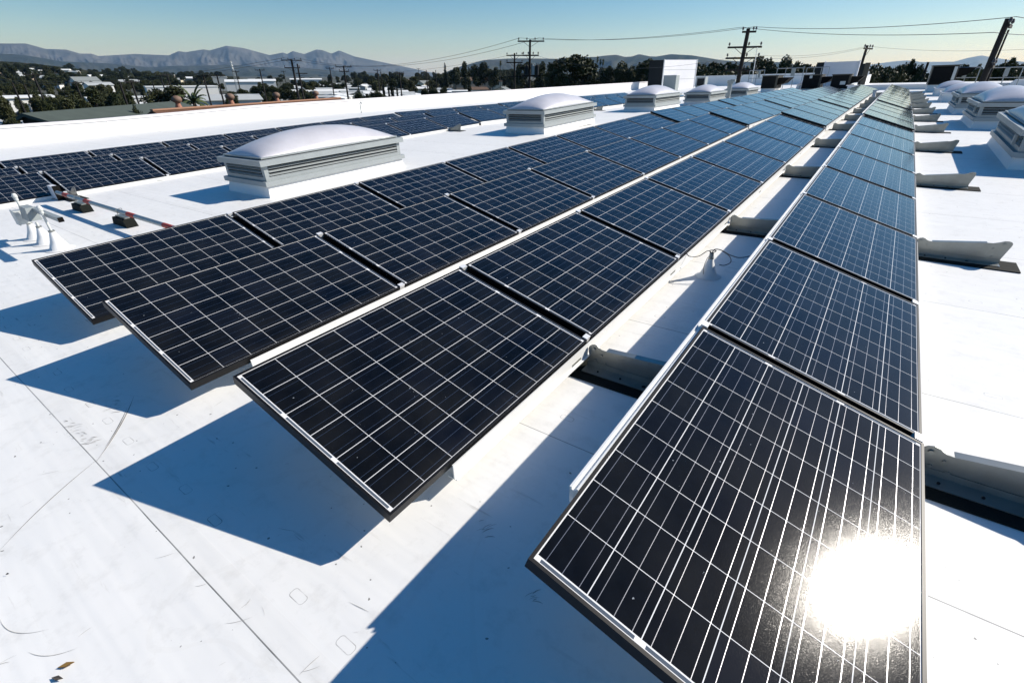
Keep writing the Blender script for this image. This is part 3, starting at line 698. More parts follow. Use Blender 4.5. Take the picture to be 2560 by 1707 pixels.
def range_(name, pts, D, depth, material, xs_, step=6, rough=.25, seed=1, gully=.02):
    m = MB(); cols = []; nr = 26; px = xs_[0]; C0 = CAMW
    while px <= xs_[1]:
        top = W(px, lerp_prof(pts, px), D); base_dir = Vector((top.x-C0.x, top.y-C0.y, 0)).normalized()
        col = []
        for k in range(-4, nr+1):
            f = k/nr
            if k < 0: z = top.z*(1-(-f)*1.6); dd = D+depth*(-f)
            else:
                wp = px+22*(vn(px*.02, f*3, seed+2)-.5)*2+f*30*(vn(px*.012, 0, seed+3)-.5); rid = abs(vn(wp*gully, f*2.6+seed, seed)-.5)*2; rid2 = abs(vn(wp*gully*2.7, f*6, seed+5)-.5)*2+.5*abs(vn(wp*gully*6, f*11, seed+6)-.5)*2
                z = top.z*((1-f)**1.25)*(1-(rough*rid+rough*.5*rid2)*math.sin(math.pi*min(1, f*1.4))*1.0)
                dd = D-depth*f*(.75+.5*(vn(px*gully*1.3, f*3, seed+9)) if 0 < f < 1 else 1)
            if k == nr: z = -3
            col.append((C0.x+base_dir.x*dd, C0.y+base_dir.y*dd, z))
        cols.append(col); px += step
    nn = nr+5; m.add([p for c in cols for p in c], [(i*nn+j, (i+1)*nn+j, (i+1)*nn+j+1, i*nn+j+1) for i in range(len(cols)-1) for j in range(nn-1)])
    o = m.build(name, material, smooth=True); return tag(o, kind='structure')
back = [(-200, 118), (0, 109.5), (65, 109.5), (114, 123), (166, 124.8), (201, 134.8), (228.6, 134.8), (246, 140.8), (337, 135.6), (422, 139), (446, 128.6), (465, 131), (509, 124), (524, 126.7), (566, 115), (609.5, 121), (640, 129.4),
 (674, 138.5), (707, 132), (718, 135.8), (731, 128.4), (761, 135.8), (791, 124.4), (805, 125.7), (829, 134.4), (848, 126.8), (886, 142), (946, 154), (1022, 169.8), (1063, 178.5), (1110, 189)]
foot = [(-200, 125), (0, 134.8), (54, 137.5), (114, 147), (152, 154), (207, 156.6), (272, 159), (375, 169), (420, 166), (462, 165), (571, 163), (650, 168), (760, 172), (860, 178), (960, 186), (1010, 191)]
nearh = [(-200, 140), (0, 154), (41, 156), (92.5, 161), (190, 171.6), (234, 179.7), (275, 181), (307.5, 177), (354, 186.5), (403, 186), (544, 190.6), (600, 192)]
midh = [(1090, 190), (1149, 167.5), (1209, 151), (1269, 147), (1307, 146.5), (1394, 147.6), (1426, 144.4), (1489, 143), (1508, 140), (1541, 137.5), (1562, 143), (1579, 142), (1598, 136), (1625, 141.6), (1641, 142), (1677, 136), (1730, 139),
 (1767, 145), (1804, 151), (1865, 155), (1947, 156), (1973, 160), (2049, 170), (2100, 178), (2160, 188)]
farh = [(2080, 190), (2168, 163), (2239, 153.7), (2270, 151.6), (2304, 155.7), (2386, 154.7), (2419, 145.5), (2453, 139), (2488, 145.5), (2539, 152.6), (2580, 158), (2700, 186)]
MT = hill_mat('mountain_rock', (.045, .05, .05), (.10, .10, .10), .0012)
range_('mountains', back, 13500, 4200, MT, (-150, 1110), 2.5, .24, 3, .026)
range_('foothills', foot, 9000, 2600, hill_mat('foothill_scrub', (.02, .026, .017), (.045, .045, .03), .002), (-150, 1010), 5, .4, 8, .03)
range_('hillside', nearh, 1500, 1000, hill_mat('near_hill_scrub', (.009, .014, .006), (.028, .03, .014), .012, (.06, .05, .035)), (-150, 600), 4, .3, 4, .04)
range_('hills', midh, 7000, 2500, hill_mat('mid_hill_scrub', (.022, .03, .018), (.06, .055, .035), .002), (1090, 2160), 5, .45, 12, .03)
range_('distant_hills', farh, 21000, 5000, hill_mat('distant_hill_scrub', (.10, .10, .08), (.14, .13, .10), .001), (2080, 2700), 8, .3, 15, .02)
HAZE = True
from mathutils.bvhtree import BVHTree
_hm = bpy.data.objects['hillside'].data
_bvh = BVHTree.FromPolygons([v_.co[:] for v_ in _hm.vertices], [p_.vertices[:] for p_ in _hm.polygons])
def gz(x, y):
    h_ = _bvh.ray_cast(Vector((x, y, 2000)), Vector((0, 0, -1)))
    return max(0, h_[0].z) if h_[0] is not None else 0.0

# ---------------------------------------------------------------- trees
def leaf_mat(name, a, b, c):
    g = NT(name); o = g.obj(); oi = g.n('ShaderNodeObjectInfo')
    n1 = g.ramp(g.noise(o, 3.0, 3), .35, .65); cc = g.mix(n1, a, b); cc = g.mix(g.m('MULTIPLY', oi.outputs['Random'], .55), cc, c)
    g.l(cc, g.b.inputs['Base Color']); g.b.inputs['Roughness'].default_value = .65; g.b.inputs['Specular IOR Level'].default_value = .25
    return g.mat
M_LEAF = leaf_mat('dark_foliage', (.012, .020, .006), (.030, .042, .012), (.055, .055, .02))
M_LEAF2 = leaf_mat('yellow_green_foliage', (.05, .07, .018), (.09, .11, .03), (.07, .06, .02))
M_CYP = leaf_mat('cypress_foliage', (.010, .018, .009), (.022, .032, .012), (.02, .025, .01))
M_PALM = leaf_mat('palm_fronds', (.035, .055, .02), (.06, .08, .03), (.05, .055, .02))
M_BARK = mat('tree_bark', (.055, .042, .032), .9, 0, .4, 10)
def crown(blobs, nleaf, ls, seed, flat=.8):
    r = random.Random(seed); m = MB(); tot = sum(b[3]*b[4]*b[5] for b in blobs)
    for (bx, by, bz, ax, ay, az) in blobs:
        cnt = int(nleaf*(ax*ay*az)/tot)
        for _ in range(cnt):
            while True:
                d = Vector((r.gauss(0, 1), r.gauss(0, 1), r.gauss(0, 1)))
                if d.length > .01: break
            d.normalize(); q = r.random()**.38
            if r.random() < .25: q *= 1.12
            p = Vector((bx+d.x*ax*q, by+d.y*ay*q, bz+d.z*az*q)); s = ls*r.uniform(.6, 1.5)
            u = Vector((r.gauss(0, 1), r.gauss(0, 1), r.gauss(0, .6))).normalized(); v_ = u.orthogonal().normalized(); a = r.uniform(0, 6.28); v_ = (v_*math.cos(a)+u.cross(v_)*math.sin(a))
            m.add([p+u*s, p+v_*s*.55, p-u*s, p-v_*s*.55], [(0, 1, 2, 3)])
    return m
def broad(seed, kind):
    r = random.Random(seed); blobs = []
    if kind == 'round':
        for k in range(16):
            a = r.uniform(0, 6.28); q = r.uniform(.05, .3); z = r.uniform(.38, .86)
            s = r.uniform(.09, .17); blobs.append((math.cos(a)*q*(1.25-abs(z-.6)), math.sin(a)*q*(1.25-abs(z-.6)), z, s*1.15, s*1.15, s*.9))
    elif kind == 'tall':
        for k in range(15):
            z = r.uniform(.25, .93); a = r.uniform(0, 6.28); q = r.uniform(0, .2)*(1.1-z); s = r.uniform(.07, .12)
            blobs.append((math.cos(a)*q*1.5, math.sin(a)*q*1.5, z, s, s, s*1.2))
    elif kind == 'spread':
        for k in range(20):
            a = r.uniform(0, 6.28); q = r.uniform(.1, .5); z = r.uniform(.45, .85)-q*.25
            s = r.uniform(.09, .16); blobs.append((math.cos(a)*q, math.sin(a)*q, z, s*1.3, s*1.3, s*.8))
    t = MB(); t.cyl((0, 0, 0), (.01, .01, .35), .028, .02, 7, caps=False)
    for k in range(5):
        b = blobs[k]; t.cyl((.01, .01, .32), (b[0]*.8, b[1]*.8, b[2]-.02), .014, .004, 5, caps=False)
    return crown(blobs, 5200, .027, seed).mesh('crown', M_LEAF), t.mesh('trunk', M_BARK)
def cypress(seed):
    m = crown([(0, 0, .06+.9*k/9, .075*(1-(k/10)**2)+.012, .075*(1-(k/10)**2)+.012, .075) for k in range(10)], 2200, .020, seed)
    t = MB(); t.cyl((0, 0, 0), (0, 0, .3), .012, .008, 6, caps=False)
    return m.mesh('crown', M_CYP), t.mesh('trunk', M_BARK)
def palm(seed, feather=False):
    r = random.Random(seed); m = MB(); nf = 46 if not feather else 34
    hz_ = .92 if not feather else .60; ln = .085 if not feather else .50
    for k in range(nf):
        a = r.uniform(0, 6.28); el = r.uniform(-1.1, 1.2) if not feather else r.uniform(-.1, 1.25)
        d = Vector((math.cos(a)*math.cos(el), math.sin(a)*math.cos(el), math.sin(el)))
        p = Vector((0, 0, hz_)); side = d.cross(Vector((0, 0, 1))).normalized(); q = p.copy(); n_ = 6
        for j in range(n_):
            q2 = q+d*ln/n_; d = (d+Vector((0, 0, -.22 if feather else -.12))).normalized()
            w_ = (.016 if not feather else .035)*math.sin(math.pi*(j+1)/(n_+1.2))
            if feather:
                for sg in (-1, 1): m.add([q, q2, q2+side*sg*w_*1.6+Vector((0, 0, -w_)), q+side*sg*w_*1.2+Vector((0, 0, -w_))], [(0, 1, 2, 3)])
            else: m.add([q-side*w_, q+side*w_, q2+side*w_, q2-side*w_], [(0, 1, 2, 3)])
            q = q2
    t = MB(); t.cyl((0, 0, 0), (0, 0, hz_), .012 if not feather else .05, .009 if not feather else .04, 7, caps=False)
    return m.mesh('crown', M_PALM), t.mesh('trunk', M_BARK)
TM = {'round': [broad(11, 'round'), broad(12, 'round'), broad(13, 'round')], 'tall': [broad(21, 'tall'), broad(22, 'tall')],
      'spread': [broad(31, 'spread'), broad(32, 'spread')], 'cypress': [cypress(41)], 'palm': [palm(51)], 'feather': [palm(61, True)]}
WIDTH = {'round': .78, 'tall': .42, 'spread': 1.15, 'cypress': .16, 'palm': .18, 'feather': .8}
TNAME = {'round': 'broadleaf_tree', 'tall': 'tall_tree', 'spread': 'spreading_tree', 'cypress': 'cypress_tree', 'palm': 'fan_palm_tree', 'feather': 'feather_palm_tree'}
tr = random.Random(5)
YG = {}
def tree(kind, px, pyt, wpx, D, label, group, base=0.0):
    """crown top seen at (px,pyt), crown wpx wide in the picture, standing D metres away on the ground"""
    top = W(px, pyt, D); a = W(px-wpx/2, pyt, D); b = W(px+wpx/2, pyt, D); wd = (a-b).length
    h = (top.z-base)/.93; sxy = wd/WIDTH[kind]
    me, tk = tr.choice(TM[kind])
    rz_ = tr.uniform(0, 6.28)
    mm = Matrix.Translation((top.x, top.y, base)) @ Matrix.Rotation(rz_, 4, 'Z') @ Matrix.Diagonal((sxy, sxy, h, 1))
    t = thing(TNAME[kind], mm, label, 'tree' if kind not in ('palm', 'feather') else 'palm tree', group)
    link('crown', me, t); link('trunk', tk, t); return t
NT_ = [  # notable trees: kind, px, top, width, D, label
 ('round', 403, 219, 84, 120, 'large dark round tree left of the feathery palm, behind the brown roof'),
 ('feather', 473, 218, 74, 110, 'bushy feather palm behind the brown roof with ball vents'),
 ('round', 303, 246, 44, 62, 'leafy tree in front of the green-grey roof'),
 ('round', 345, 274, 40, 52, 'low shrub-like tree between the green-grey roof and the brown gable'),
 ('round', 12, 284, 80, 58, 'dark tree top above the parapet at the left edge of the photo'),
 ('spread', 207, 289, 52, 48, 'low leafy treetop just above the parapet before the green-grey roof'),
 ('cypress', 1112, 164, 10, 300, 'narrow cypress at the left end of the central tree line'),
 ('round', 1137, 164, 34, 300, 'rounded tree right of the narrow cypress in the central tree line'),
 ('tall', 1161, 163, 20, 280, 'tall tree between two rounded ones left of the palm'),
 ('round', 1195, 159, 46, 260, 'broad dark tree left of the lone palm'),
 ('round', 1231, 171, 30, 260, 'low round tree right beside the lone palm'),
 ('palm', 1251, 158, 9, 220, 'lone tall fan palm left of the pole with transformers'),
 ('cypress', 1172, 178, 12, 130, 'dark slim cypress in front of the beige two-storey house'),
 ('round', 1313, 160, 52, 230, 'dark tree behind the pole with transformers'),
 ('round', 1352, 159, 34, 200, 'rounded tree right of the pole with transformers'),
 ('round', 1383, 156, 46, 150, 'large dark tree left of the biggest tree'),
 ('round', 1437, 145, 80, 120, 'biggest dark tree of the central tree line'),
 ('palm', 1494, 148, 9, 190, 'left one of the three fan palms before the hills'),
 ('palm', 1501.5, 154, 9, 190, 'middle one of the three fan palms before the hills'),
 ('palm', 1508, 154, 9, 190, 'right one of the three fan palms before the hills'),
 ('round', 1532, 171, 50, 170, 'low tree right of the three palms'),
 ('round', 1573, 161, 50, 130, 'dark rounded tree left of the tall white screen'),
 ('round', 1612, 156, 46, 120, 'dark tree touching the dark side of the tall white screen'),
 ('round', 1762, 164, 40, 130, 'tree just right of the tall white screen'),
 ('round', 1802, 147, 60, 110, 'bushy tree left of the central crossarm pole'),
 ('round', 1836, 151, 44, 110, 'bushy tree immediately behind the central crossarm pole'),
 ('round', 1908, 151, 66, 105, 'feathery dark tree right of the central crossarm pole'),
 ('round', 1944, 158, 44, 110, 'low side of the tree clump right of the central crossarm pole'),
 ('round', 1986, 149, 56, 100, 'pointed tree above the rooftop guard rail'),
 ('spread', 2022, 157, 66, 100, 'spreading tree behind the middle air conditioner'),
 ('round', 2176, 166, 36, 95, 'round tree right of the shaded screen'),
 ('round', 2258, 164, 36, 90, 'rounded tree left of the large dark rooftop unit'),
 ('round', 2290, 161, 44, 90, 'taller tree touching the large dark rooftop unit'),
 ('round', 2222, 176, 46, 90, 'low tree in the gap right of the thin leaning pole'),
 ('round', 2402, 164, 46, 85, 'tree behind the rail right of the large dark unit'),
 ('round', 2436, 174, 40, 85, 'low tree between the rail and the big leaning pole'),
 ('round', 2480, 162, 62, 80, 'tree right behind the big leaning pole'),
 ('round', 2538, 160, 72, 80, 'large tree at the right edge of the photo'),
]
for k, px, pt, wp, D, lab in NT_: tree(k, px, pt, wp*(1.45 if 78 < D <= 130 and k == 'round' else 1), D, lab, 'tall trees around the building' if D < 200 else 'trees of the central tree line')
# lower filling trees, in a band behind each part of the parapet
def band(px0, px1, n_, top0, top1, D0, D1, w0, w1, where, kinds=('round', 'round', 'spread', 'tall'), excl=()):
    rr = random.Random(int(px0*7+n_)); lab = 'small dark tree %s' % where
    for k in range(n_):
        px = px0+(px1-px0)*(k+rr.uniform(.1, .9))/n_; f = rr.random(); D = D0*(D1/D0)**f
        pt = top0+(top1-top0)*(1-f)+rr.uniform(-3, 3); wp = rr.uniform(w0, w1)*(D0/D)**.5
        if W(px, pt, D).z < 2: continue
        tree(rr.choice(kinds), px, pt, wp, D, lab, 'tree cover %s' % where)
band(1380, 1660, 30, 172, 200, 150, 420, 44, 64, 'right of the transformer pole')
band(1740, 2070, 40, 162, 184, 85, 120, 100, 140, 'behind the far wall of the roof', ('round', 'spread'))
band(2140, 2320, 26, 170, 192, 75, 95, 90, 130, 'between the thin pole and the large dark unit', ('round', 'spread'))
band(2370, 2590, 30, 167, 190, 72, 92, 100, 140, 'at the right end of the roof', ('round', 'spread'))
band(1100, 1300, 40, 174, 190, 350, 520, 26, 40, 'behind the beige houses', ('round', 'spread', 'round'))
band(1270, 1420, 12, 196, 206, 230, 330, 24, 36, 'around the brown-roofed houses', ('round', 'spread'))
band(880, 1110, 40, 181, 198, 230, 900, 24, 40, 'behind the mobile homes')
band(640, 900, 34, 188, 208, 230, 1000, 20, 34, 'on the far side of the white industrial roofs')
band(560, 780, 14, 212, 228, 140, 240, 36, 52, 'just beyond the brown roof')
band(-20, 330, 46, 206, 256, 95, 260, 40, 64, 'on the slope at the left')
band(-20, 420, 80, 184, 206, 300, 900, 18, 34, 'at the foot of the left hillside')
band(330, 640, 34, 190, 214, 240, 900, 18, 32, 'around the long white sheds')
for px, pt, b in ((895, 213, 0), (969, 203, 0), (976, 206, 0), (980, 206, 0), (991, 210, 0), (957, 202, 0)):
    tree('cypress', px, pt, 7, 120, 'slim dark cypress standing among the mobile homes', 'slim cypresses by the mobile homes')
band(900, 960, 3, 230, 236, 90, 110, 36, 50, 'at the near side of the mobile homes')
band(1050, 1110, 4, 216, 226, 110, 150, 20, 30, 'before the small white house')

# ---------------------------------------------------------------- houses and sheds
WALLS = [mat('wall_white', (.72, .72, .70), .8, 0, .08, .5), mat('wall_cream', (.55, .50, .38), .8, 0, .08, .5), mat('wall_beige', (.36, .29, .22), .8, 0, .1, .5), mat('wall_grey', (.38, .40, .40), .8, 0, .1, .5)]
ROOFS = [mat('roof_white', (.74, .75, .74), .7, 0, .1, .4), mat('roof_grey', (.20, .22, .22), .8, 0, .15, .6), mat('roof_brown', (.12, .07, .045), .9, 0, .3, 1), mat('roof_light_grey', (.42, .44, .44), .7, 0, .1, .5)]
M_WIN = mat('window_glass', (.03, .04, .05), .15)
def house(px, D, wd, dp, wh, rhh, wall, roof, rot, label, group, win=True, name='house', door=False, cat='house'):
    g = W(px, 200, D)
    t = thing(name, Matrix.Translation((g.x, g.y, 0)) @ Matrix.Rotation(rot, 4, 'Z'), label, cat, group)
    a, b = wd/2, dp/2
    m = MB(); m.box(-a, a, -b, b, 0, wh)
    if rhh > 0: m.add([(-a, -b, wh), (-a, b, wh), (-a, 0, wh+rhh), (a, -b, wh), (a, b, wh), (a, 0, wh+rhh)], [(0, 2, 1), (3, 4, 5)])
    m.build('wall', WALLS[wall], t)
    m = MB(); e = .4
    if rhh > 0:
        k = rhh/b
        m.add([(-a-e, -b-e, wh-k*e+.05), (a+e, -b-e, wh-k*e+.05), (a+e, 0, wh+rhh+.05), (-a-e, 0, wh+rhh+.05), (-a-e, b+e, wh-k*e+.05), (a+e, b+e, wh-k*e+.05),
               (-a-e, -b-e, wh-k*e+.2), (a+e, -b-e, wh-k*e+.2), (a+e, 0, wh+rhh+.2), (-a-e, 0, wh+rhh+.2), (-a-e, b+e, wh-k*e+.2), (a+e, b+e, wh-k*e+.2)],
              [(0, 3, 2, 1), (2, 3, 4, 5), (6, 7, 8, 9), (9, 8, 11, 10), (0, 1, 7, 6), (4, 10, 11, 5), (0, 6, 9, 3), (3, 9, 10, 4), (1, 2, 8, 7), (2, 5, 11, 8)])
    else: m.box(-a-.15, a+.15, -b-.15, b+.15, wh, wh+.3)
    m.build('roof', ROOFS[roof], t)
    if win:
        nw = max(1, int(wd/3.2)); fl = max(1, int(wh/2.7))
        for f in range(fl):
            for k in range(nw):
                x = -a+wd*(k+.5)/nw
                for sg in (-1, 1):
                    mm = MB(); mm.box(x-.55, x+.55, sg*(b+.002) if sg > 0 else sg*(b+.03), sg*(b+.03) if sg > 0 else sg*(b+.002), 1+f*2.7, 2.1+f*2.7); mm.build('window', M_WIN, t)
    return t
def yawto(px): d = M3 @ ray(px, 200); return math.atan2(d.y, d.x)-math.pi/2
# two nearest roofs just past the parapet
def gable(px0, pr0, px1, pr1, D0, D1, half, drop, roofm, wallm, label, name, back=None):
    """ridge from one sight line to another, eaves on both sides, walls to the ground"""
    A = W(px0, pr0, D0); B = W(px1, pr1, D1); zr = (A.z+B.z)/2; A.z = B.z = zr
    L = (B-A).length; ang = math.atan2((B-A).y, (B-A).x)
    t = thing(name, Matrix.Translation((A.x, A.y, 0)) @ Matrix.Rotation(ang, 4, 'Z'), label, 'building')
    hb = back or half; wh = zr-drop; wb = zr-drop*hb/half; m = MB(); m.box(0.3, L-.3, -half+.4, hb-.1, 0, wh)
    for x in (.3, L-.3): m.add([(x, -half+.4, wh), (x, hb-.1, wh), (x, hb-.1, wb), (x, 0, zr-.15)], [(0, 1, 2, 3), (3, 2, 1, 0)])
    m.build('wall', wallm, t)
    m = MB()
    m.add([(0, -half, wh-.1), (L, -half, wh-.1), (L, 0, zr), (0, 0, zr), (0, hb, wb-.1), (L, hb, wb-.1),
           (0, -half, wh-.3), (L, -half, wh-.3), (L, 0, zr-.2), (0, 0, zr-.2), (0, hb, wb-.3), (L, hb, wb-.3)],
          [(0, 1, 2, 3), (3, 2, 5, 4), (6, 9, 8, 7), (9, 10, 11, 8), (0, 6, 7, 1), (4, 5, 11, 10), (0, 3, 9, 6), (3, 4, 10, 9), (1, 7, 8, 2), (2, 8, 11, 5)])
    m.build('roof', roofm, t)
    return t, L, zr, wh
M_GREENR = mat('green_grey_shingle', (.060, .078, .066), .9, 0, .25, 1.2, .2, 6)
M_BROWNR = mat('brown_shingle', (.12, .058, .032), .9, 0, .3, 1.5, .2, 6)
t, L, zr, wh = gable(50, 276, 445, 257.5, 46, 60, 6.5, 2.0, M_GREENR, mat('dark_stained_wall', (.03, .035, .03), .9), 'building with a green-grey shingle roof just beyond the left parapet', 'shingle_roof_building', .5)
m = MB(); m.box(L*.47, L*.53, -2.6, -2.5, zr-.85, zr-.72); m.build('roof_vent', M_DARKG, t)
t, L, zr, wh = gable(378, 275, 850, 246.5, 38, 52, 3.2, 1.4, M_BROWNR, mat('tan_wall', (.25, .17, .11), .9), 'long low building with a brown shingle roof and ball vents beyond the parapet', 'brown_roof_building')
m = MB(); m.box(0, L, -.12, .12, zr-.02, zr+.06); m.build('ridge_cap', mat('tan_ridge', (.30, .16, .10), .8), t)
M_TURB = mat('terracotta_painted_vent', (.28, .12, .075), .7, .1)
for i, (px, py) in enumerate(((449, 274), (581, 267), (695, 259.5), (792, 253))):
    fx = (px-378)/(850-378); D = 1/((1-fx)/38+fx/52); g = W(px, py, D)
    q = thing('turbine_vent', Matrix.Translation((g.x, g.y, zr+.03)), 'terracotta ball-topped roof vent on the brown ridge, %s from the left' % ORD[i], 'roof vent', 'ball vents on the brown roof')
    s = .62 if i < 2 else .58
    m = MB(); m.lathe([(.34*s, 0), (.30*s, .1*s), (.22*s, .35*s), (.22*s, .45*s)], 12); m.build('vent_neck', M_TURB, q)
    m = MB(); m.lathe([(.22*s, .45*s), (.42*s, .55*s), (.48*s, .75*s), (.42*s, .95*s), (.2*s, 1.08*s), (.02, 1.1*s)], 14); m.build('turbine', mat('vent_ball_brown', (.16, .10, .07), .7) if i == 0 else bpy.data.materials['vent_ball_brown'], q, smooth=True)
# long white sheds and other larger buildings: px centre, D, width, depth, height, roof rise
BG = [
 (310, 170, 18, 8, 3.6, 0, 0, 0, 0.1, 'long low white shed at the left behind the green-grey roof'),
 (448, 200, 19, 9, 5.5, 0, 0, 0, .1, 'long plain white warehouse behind the round tree and palm'),
 (562, 150, 13, 9, 3.4, 1.0, 0, 3, .1, 'shed with a pale grey roof right of the feather palm'),
 (36, 150, 9, 6, 4.6, .3, 0, 0, .2, 'white building at the left edge with a shaded upper band'),
 (80, 100, 11, 5, 2.8, .4, 0, 3, .1, 'low pale roofed building left of the green-grey roof'),
 (335, 140, 6, 5, 3.0, .4, 0, 0, .2, 'small white building behind the green-grey roof'),
 (608, 340, 18, 10, 5.6, 1.0, 0, 0, .0, 'wide white industrial building with a low gable'),
 (655, 400, 16, 10, 5.5, 1.0, 0, 0, .0, 'second white industrial building behind the first pole pair'),
 (765, 520, 26, 10, 5.6, .8, 0, 0, .0, 'far long white industrial roof behind the crossarm pole'),
 (550, 400, 8, 8, 8.0, 0, 3, 0, .0, 'square grey tower block behind the sheds'),
 (211, 330, 10, 7, 6.0, 2, 0, 1, .4, 'white gabled house on the left slope'),
 (240, 300, 9, 7, 5.0, 1, 0, 3, .3, 'pale roofed house right of the white gabled house'),
 (1161, 330, 12, 9, 6.0, 1.6, 2, 2, .25, 'beige two-storey house behind the slim cypress'),
 (1220, 340, 10, 9, 5.8, 1.6, 2, 2, .25, 'tan two-storey house left of the short pole'),
 (1242, 320, 5, 6, 5.6, .2, 1, 2, .25, 'cream wing of the two-storey houses'),
 (1146, 240, 8, 6, 2.6, .3, 0, 0, .2, 'small white house right above the parapet before the slim cypress'),
 (1194, 250, 8, 6, 3.0, .9, 0, 2, .3, 'small white gabled house right of the slim cypress'),
 (1257, 260, 6, 6, 2.6, 1.2, 1, 1, 1.2, 'tiny cream gabled house left of the transformer pole'),
 (1428, 330, 7, 8, 2.8, 1.6, 1, 2, 1.3, 'cream gabled house below the biggest tree'),
 (1350, 360, 15, 8, 4.0, 1.4, 1, 2, .1, 'low brown-roofed house right of the transformer pole'),
 (1392, 340, 13, 8, 3.8, 1.4, 2, 2, .1, 'low brown-roofed house left of the biggest tree'),
 (1100, 420, 9, 8, 5, 1.6, 1, 2, .5, 'cream house with brown gable behind the mobile homes'),
 (1010, 380, 10, 8, 4.5, 1.6, 1, 2, .5, 'cream brown-roofed house above the mobile homes'),
 (1062, 350, 9, 8, 4.2, 1.6, 1, 1, .7, 'pale house with a grey roof at the right of the mobile homes'),
]
for (px, D, wd, dp, wh_, rr_, wl, rf, rt, lab) in BG: house(px, D, wd, dp, wh_, rr_, wl, rf, yawto(px)+rt, lab, 'buildings beyond the parapet', win=wh_ < 6 and wd < 12.5, name='building' if wd > 12 else 'house', cat='building' if wd > 12 else 'house')
# skylit openings on the long shed
# mobile homes: rows of long low white boxes
rr = random.Random(19)
for k in range(84):
    D = 160*(3.1**(k/83.)); px = rr.uniform(700, 1100)
    if D < 190: px = rr.uniform(800, 1100)
    house(px, D, rr.uniform(8, 14), rr.uniform(4, 5.5), rr.uniform(2.2, 3.0), rr.choice((.35, .5, .8)), rr.choice((0, 0, 0, 3, 1)), rr.choice((0, 0, 0, 3, 3, 1)), yawto(px)+rr.choice((.15, .15, 1.45)), 'white mobile home packed among others beyond the parapet', 'mobile homes beyond the parapet', name='mobile_home', cat='mobile home', win=D < 260)
# houses on the left hillside and beyond
for k in range(64):
    px = rr.uniform(-10, 420) if k < 44 else rr.uniform(300, 640); D = rr.uniform(520, 1250)
    g = W(px, 190, D); hs = rr.uniform(.7, 1.15); z0 = gz(g.x, g.y)
    t = thing('hillside_house', Matrix.Translation((g.x, g.y, z0)) @ Matrix.Rotation(yawto(px)+rr.uniform(-.6, .6), 4, 'Z'), 'small pale house scattered on the left hillside', 'house', 'houses on the left hillside')
    a = rr.uniform(4, 8)*hs; b = 3.5*hs; h = 3.0*hs
    MB().box(-a, a, -b, b, -2, h).build('wall', rr.choice((WALLS[0], WALLS[1], WALLS[0], WALLS[2])), t)
    m = MB(); m.add([(-a-.4, -b-.4, h), (a+.4, -b-.4, h), (a+.4, 0, h+1.8*hs), (-a-.4, 0, h+1.8*hs), (-a-.4, b+.4, h), (a+.4, b+.4, h)], [(0, 1, 2, 3), (3, 2, 5, 4), (0, 3, 4), (1, 5, 2)]); m.build('roof', rr.choice((ROOFS[2], ROOFS[1], ROOFS[0], ROOFS[3])), t)
# trees on the hillside
for k in range(150):
    px = rr.uniform(-20, 560); D = rr.uniform(480, 1450); g = W(px, 190, D); z0 = gz(g.x, g.y); h = rr.uniform(6, 13)
    me, tk = rr.choice(TM[rr.choice(('round', 'round', 'spread', 'tall'))]); sx = h*rr.uniform(.9, 1.5)
    t = thing('hillside_tree', Matrix.Translation((g.x, g.y, z0-.3)) @ Matrix.Rotation(rr.uniform(0, 6), 4, 'Z') @ Matrix.Diagonal((sx, sx, h, 1)), 'small dark tree scattered on the left hillside', 'tree', 'trees on the left hillside')
    link('crown', me, t); link('trunk', tk, t)

# ---------------------------------------------------------------- utility poles and lines
def pole(px, pyt, D, r, arms, label, extra=None, base=0, lean=0):
    top = W(px, pyt, D); h = top.z-base; g = Vector((top.x, top.y, base)); ang = yawto(px)
    t = thing('utility_pole', Matrix.Translation(g) @ Matrix.Rotation(ang, 4, 'Z'), label, 'utility pole', 'wooden utility poles')
    MB().cyl((0, 0, 0), (0, 0, h), r*1.25, r*.8, 10).build('pole_shaft', M_WOODP, t)
    for (dz, w_, rot, ni, off) in arms:                 # drop below the top, arm length, insulators, sideways offset
        a = MB(); c_, s_ = math.cos(rot), math.sin(rot); hh = h-dz; th_ = .06
        def P(u, v_, z): return (u*c_-v_*s_, u*s_+v_*c_, z)
        v = [P(off+su*w_/2, -r-.02+sv*th_, hh+sz*.07) for su in (-1, 1) for sv in (-1, 1) for sz in (-1, 1)]
        a.add(v, [(0, 1, 3, 2), (4, 6, 7, 5), (0, 4, 5, 1), (2, 3, 7, 6), (0, 2, 6, 4), (1, 5, 7, 3)])
        if w_ > 1.6:
            a.cyl(P(-w_*.28+off, -r, hh-.05), P(0, -r*.9, hh-.6), .02, .02, 5); a.cyl(P(w_*.28+off, -r, hh-.05), P(0, -r*.9, hh-.6), .02, .02, 5)
        arm = a.build('crossarm', M_WOODP, t)
        for k in range(ni):
            u = off+(-.46+.92*k/(ni-1))*w_ if ni > 1 else off
            if ni > 2 and abs(u-off) < .2: u += .3
            b = MB(); p = P(u, -r-.02, hh+.07); b.cyl(p, (p[0], p[1], p[2]+.10), .02, .02, 6); b.lathe([(.05, .08), (.085, .14), (.06, .2), (.075, .24), (.03, .3)], 8, c=p); b.build('insulator', M_INS, arm)
    if extra == 'transformers':
        for k, (u, m_) in enumerate(((-.35, M_DARKG), (.40, M_BOXG), (.90, M_DARKG))):
            m = MB(); m.cyl((u, -.35, h-3.6), (u, -.35, h-2.65), .20, .20, 12); m.cyl((u, -.35, h-2.65), (u, -.35, h-2.55), .2, .1, 12); m.cyl((u-.1, -.35, h-2.6), (u-.1, -.35, h-2.35), .03, .03, 6); m.cyl((u+.1, -.35, h-2.6), (u+.1, -.35, h-2.35), .03, .03, 6)
            m.build('transformer', m_, t)
    return t, top
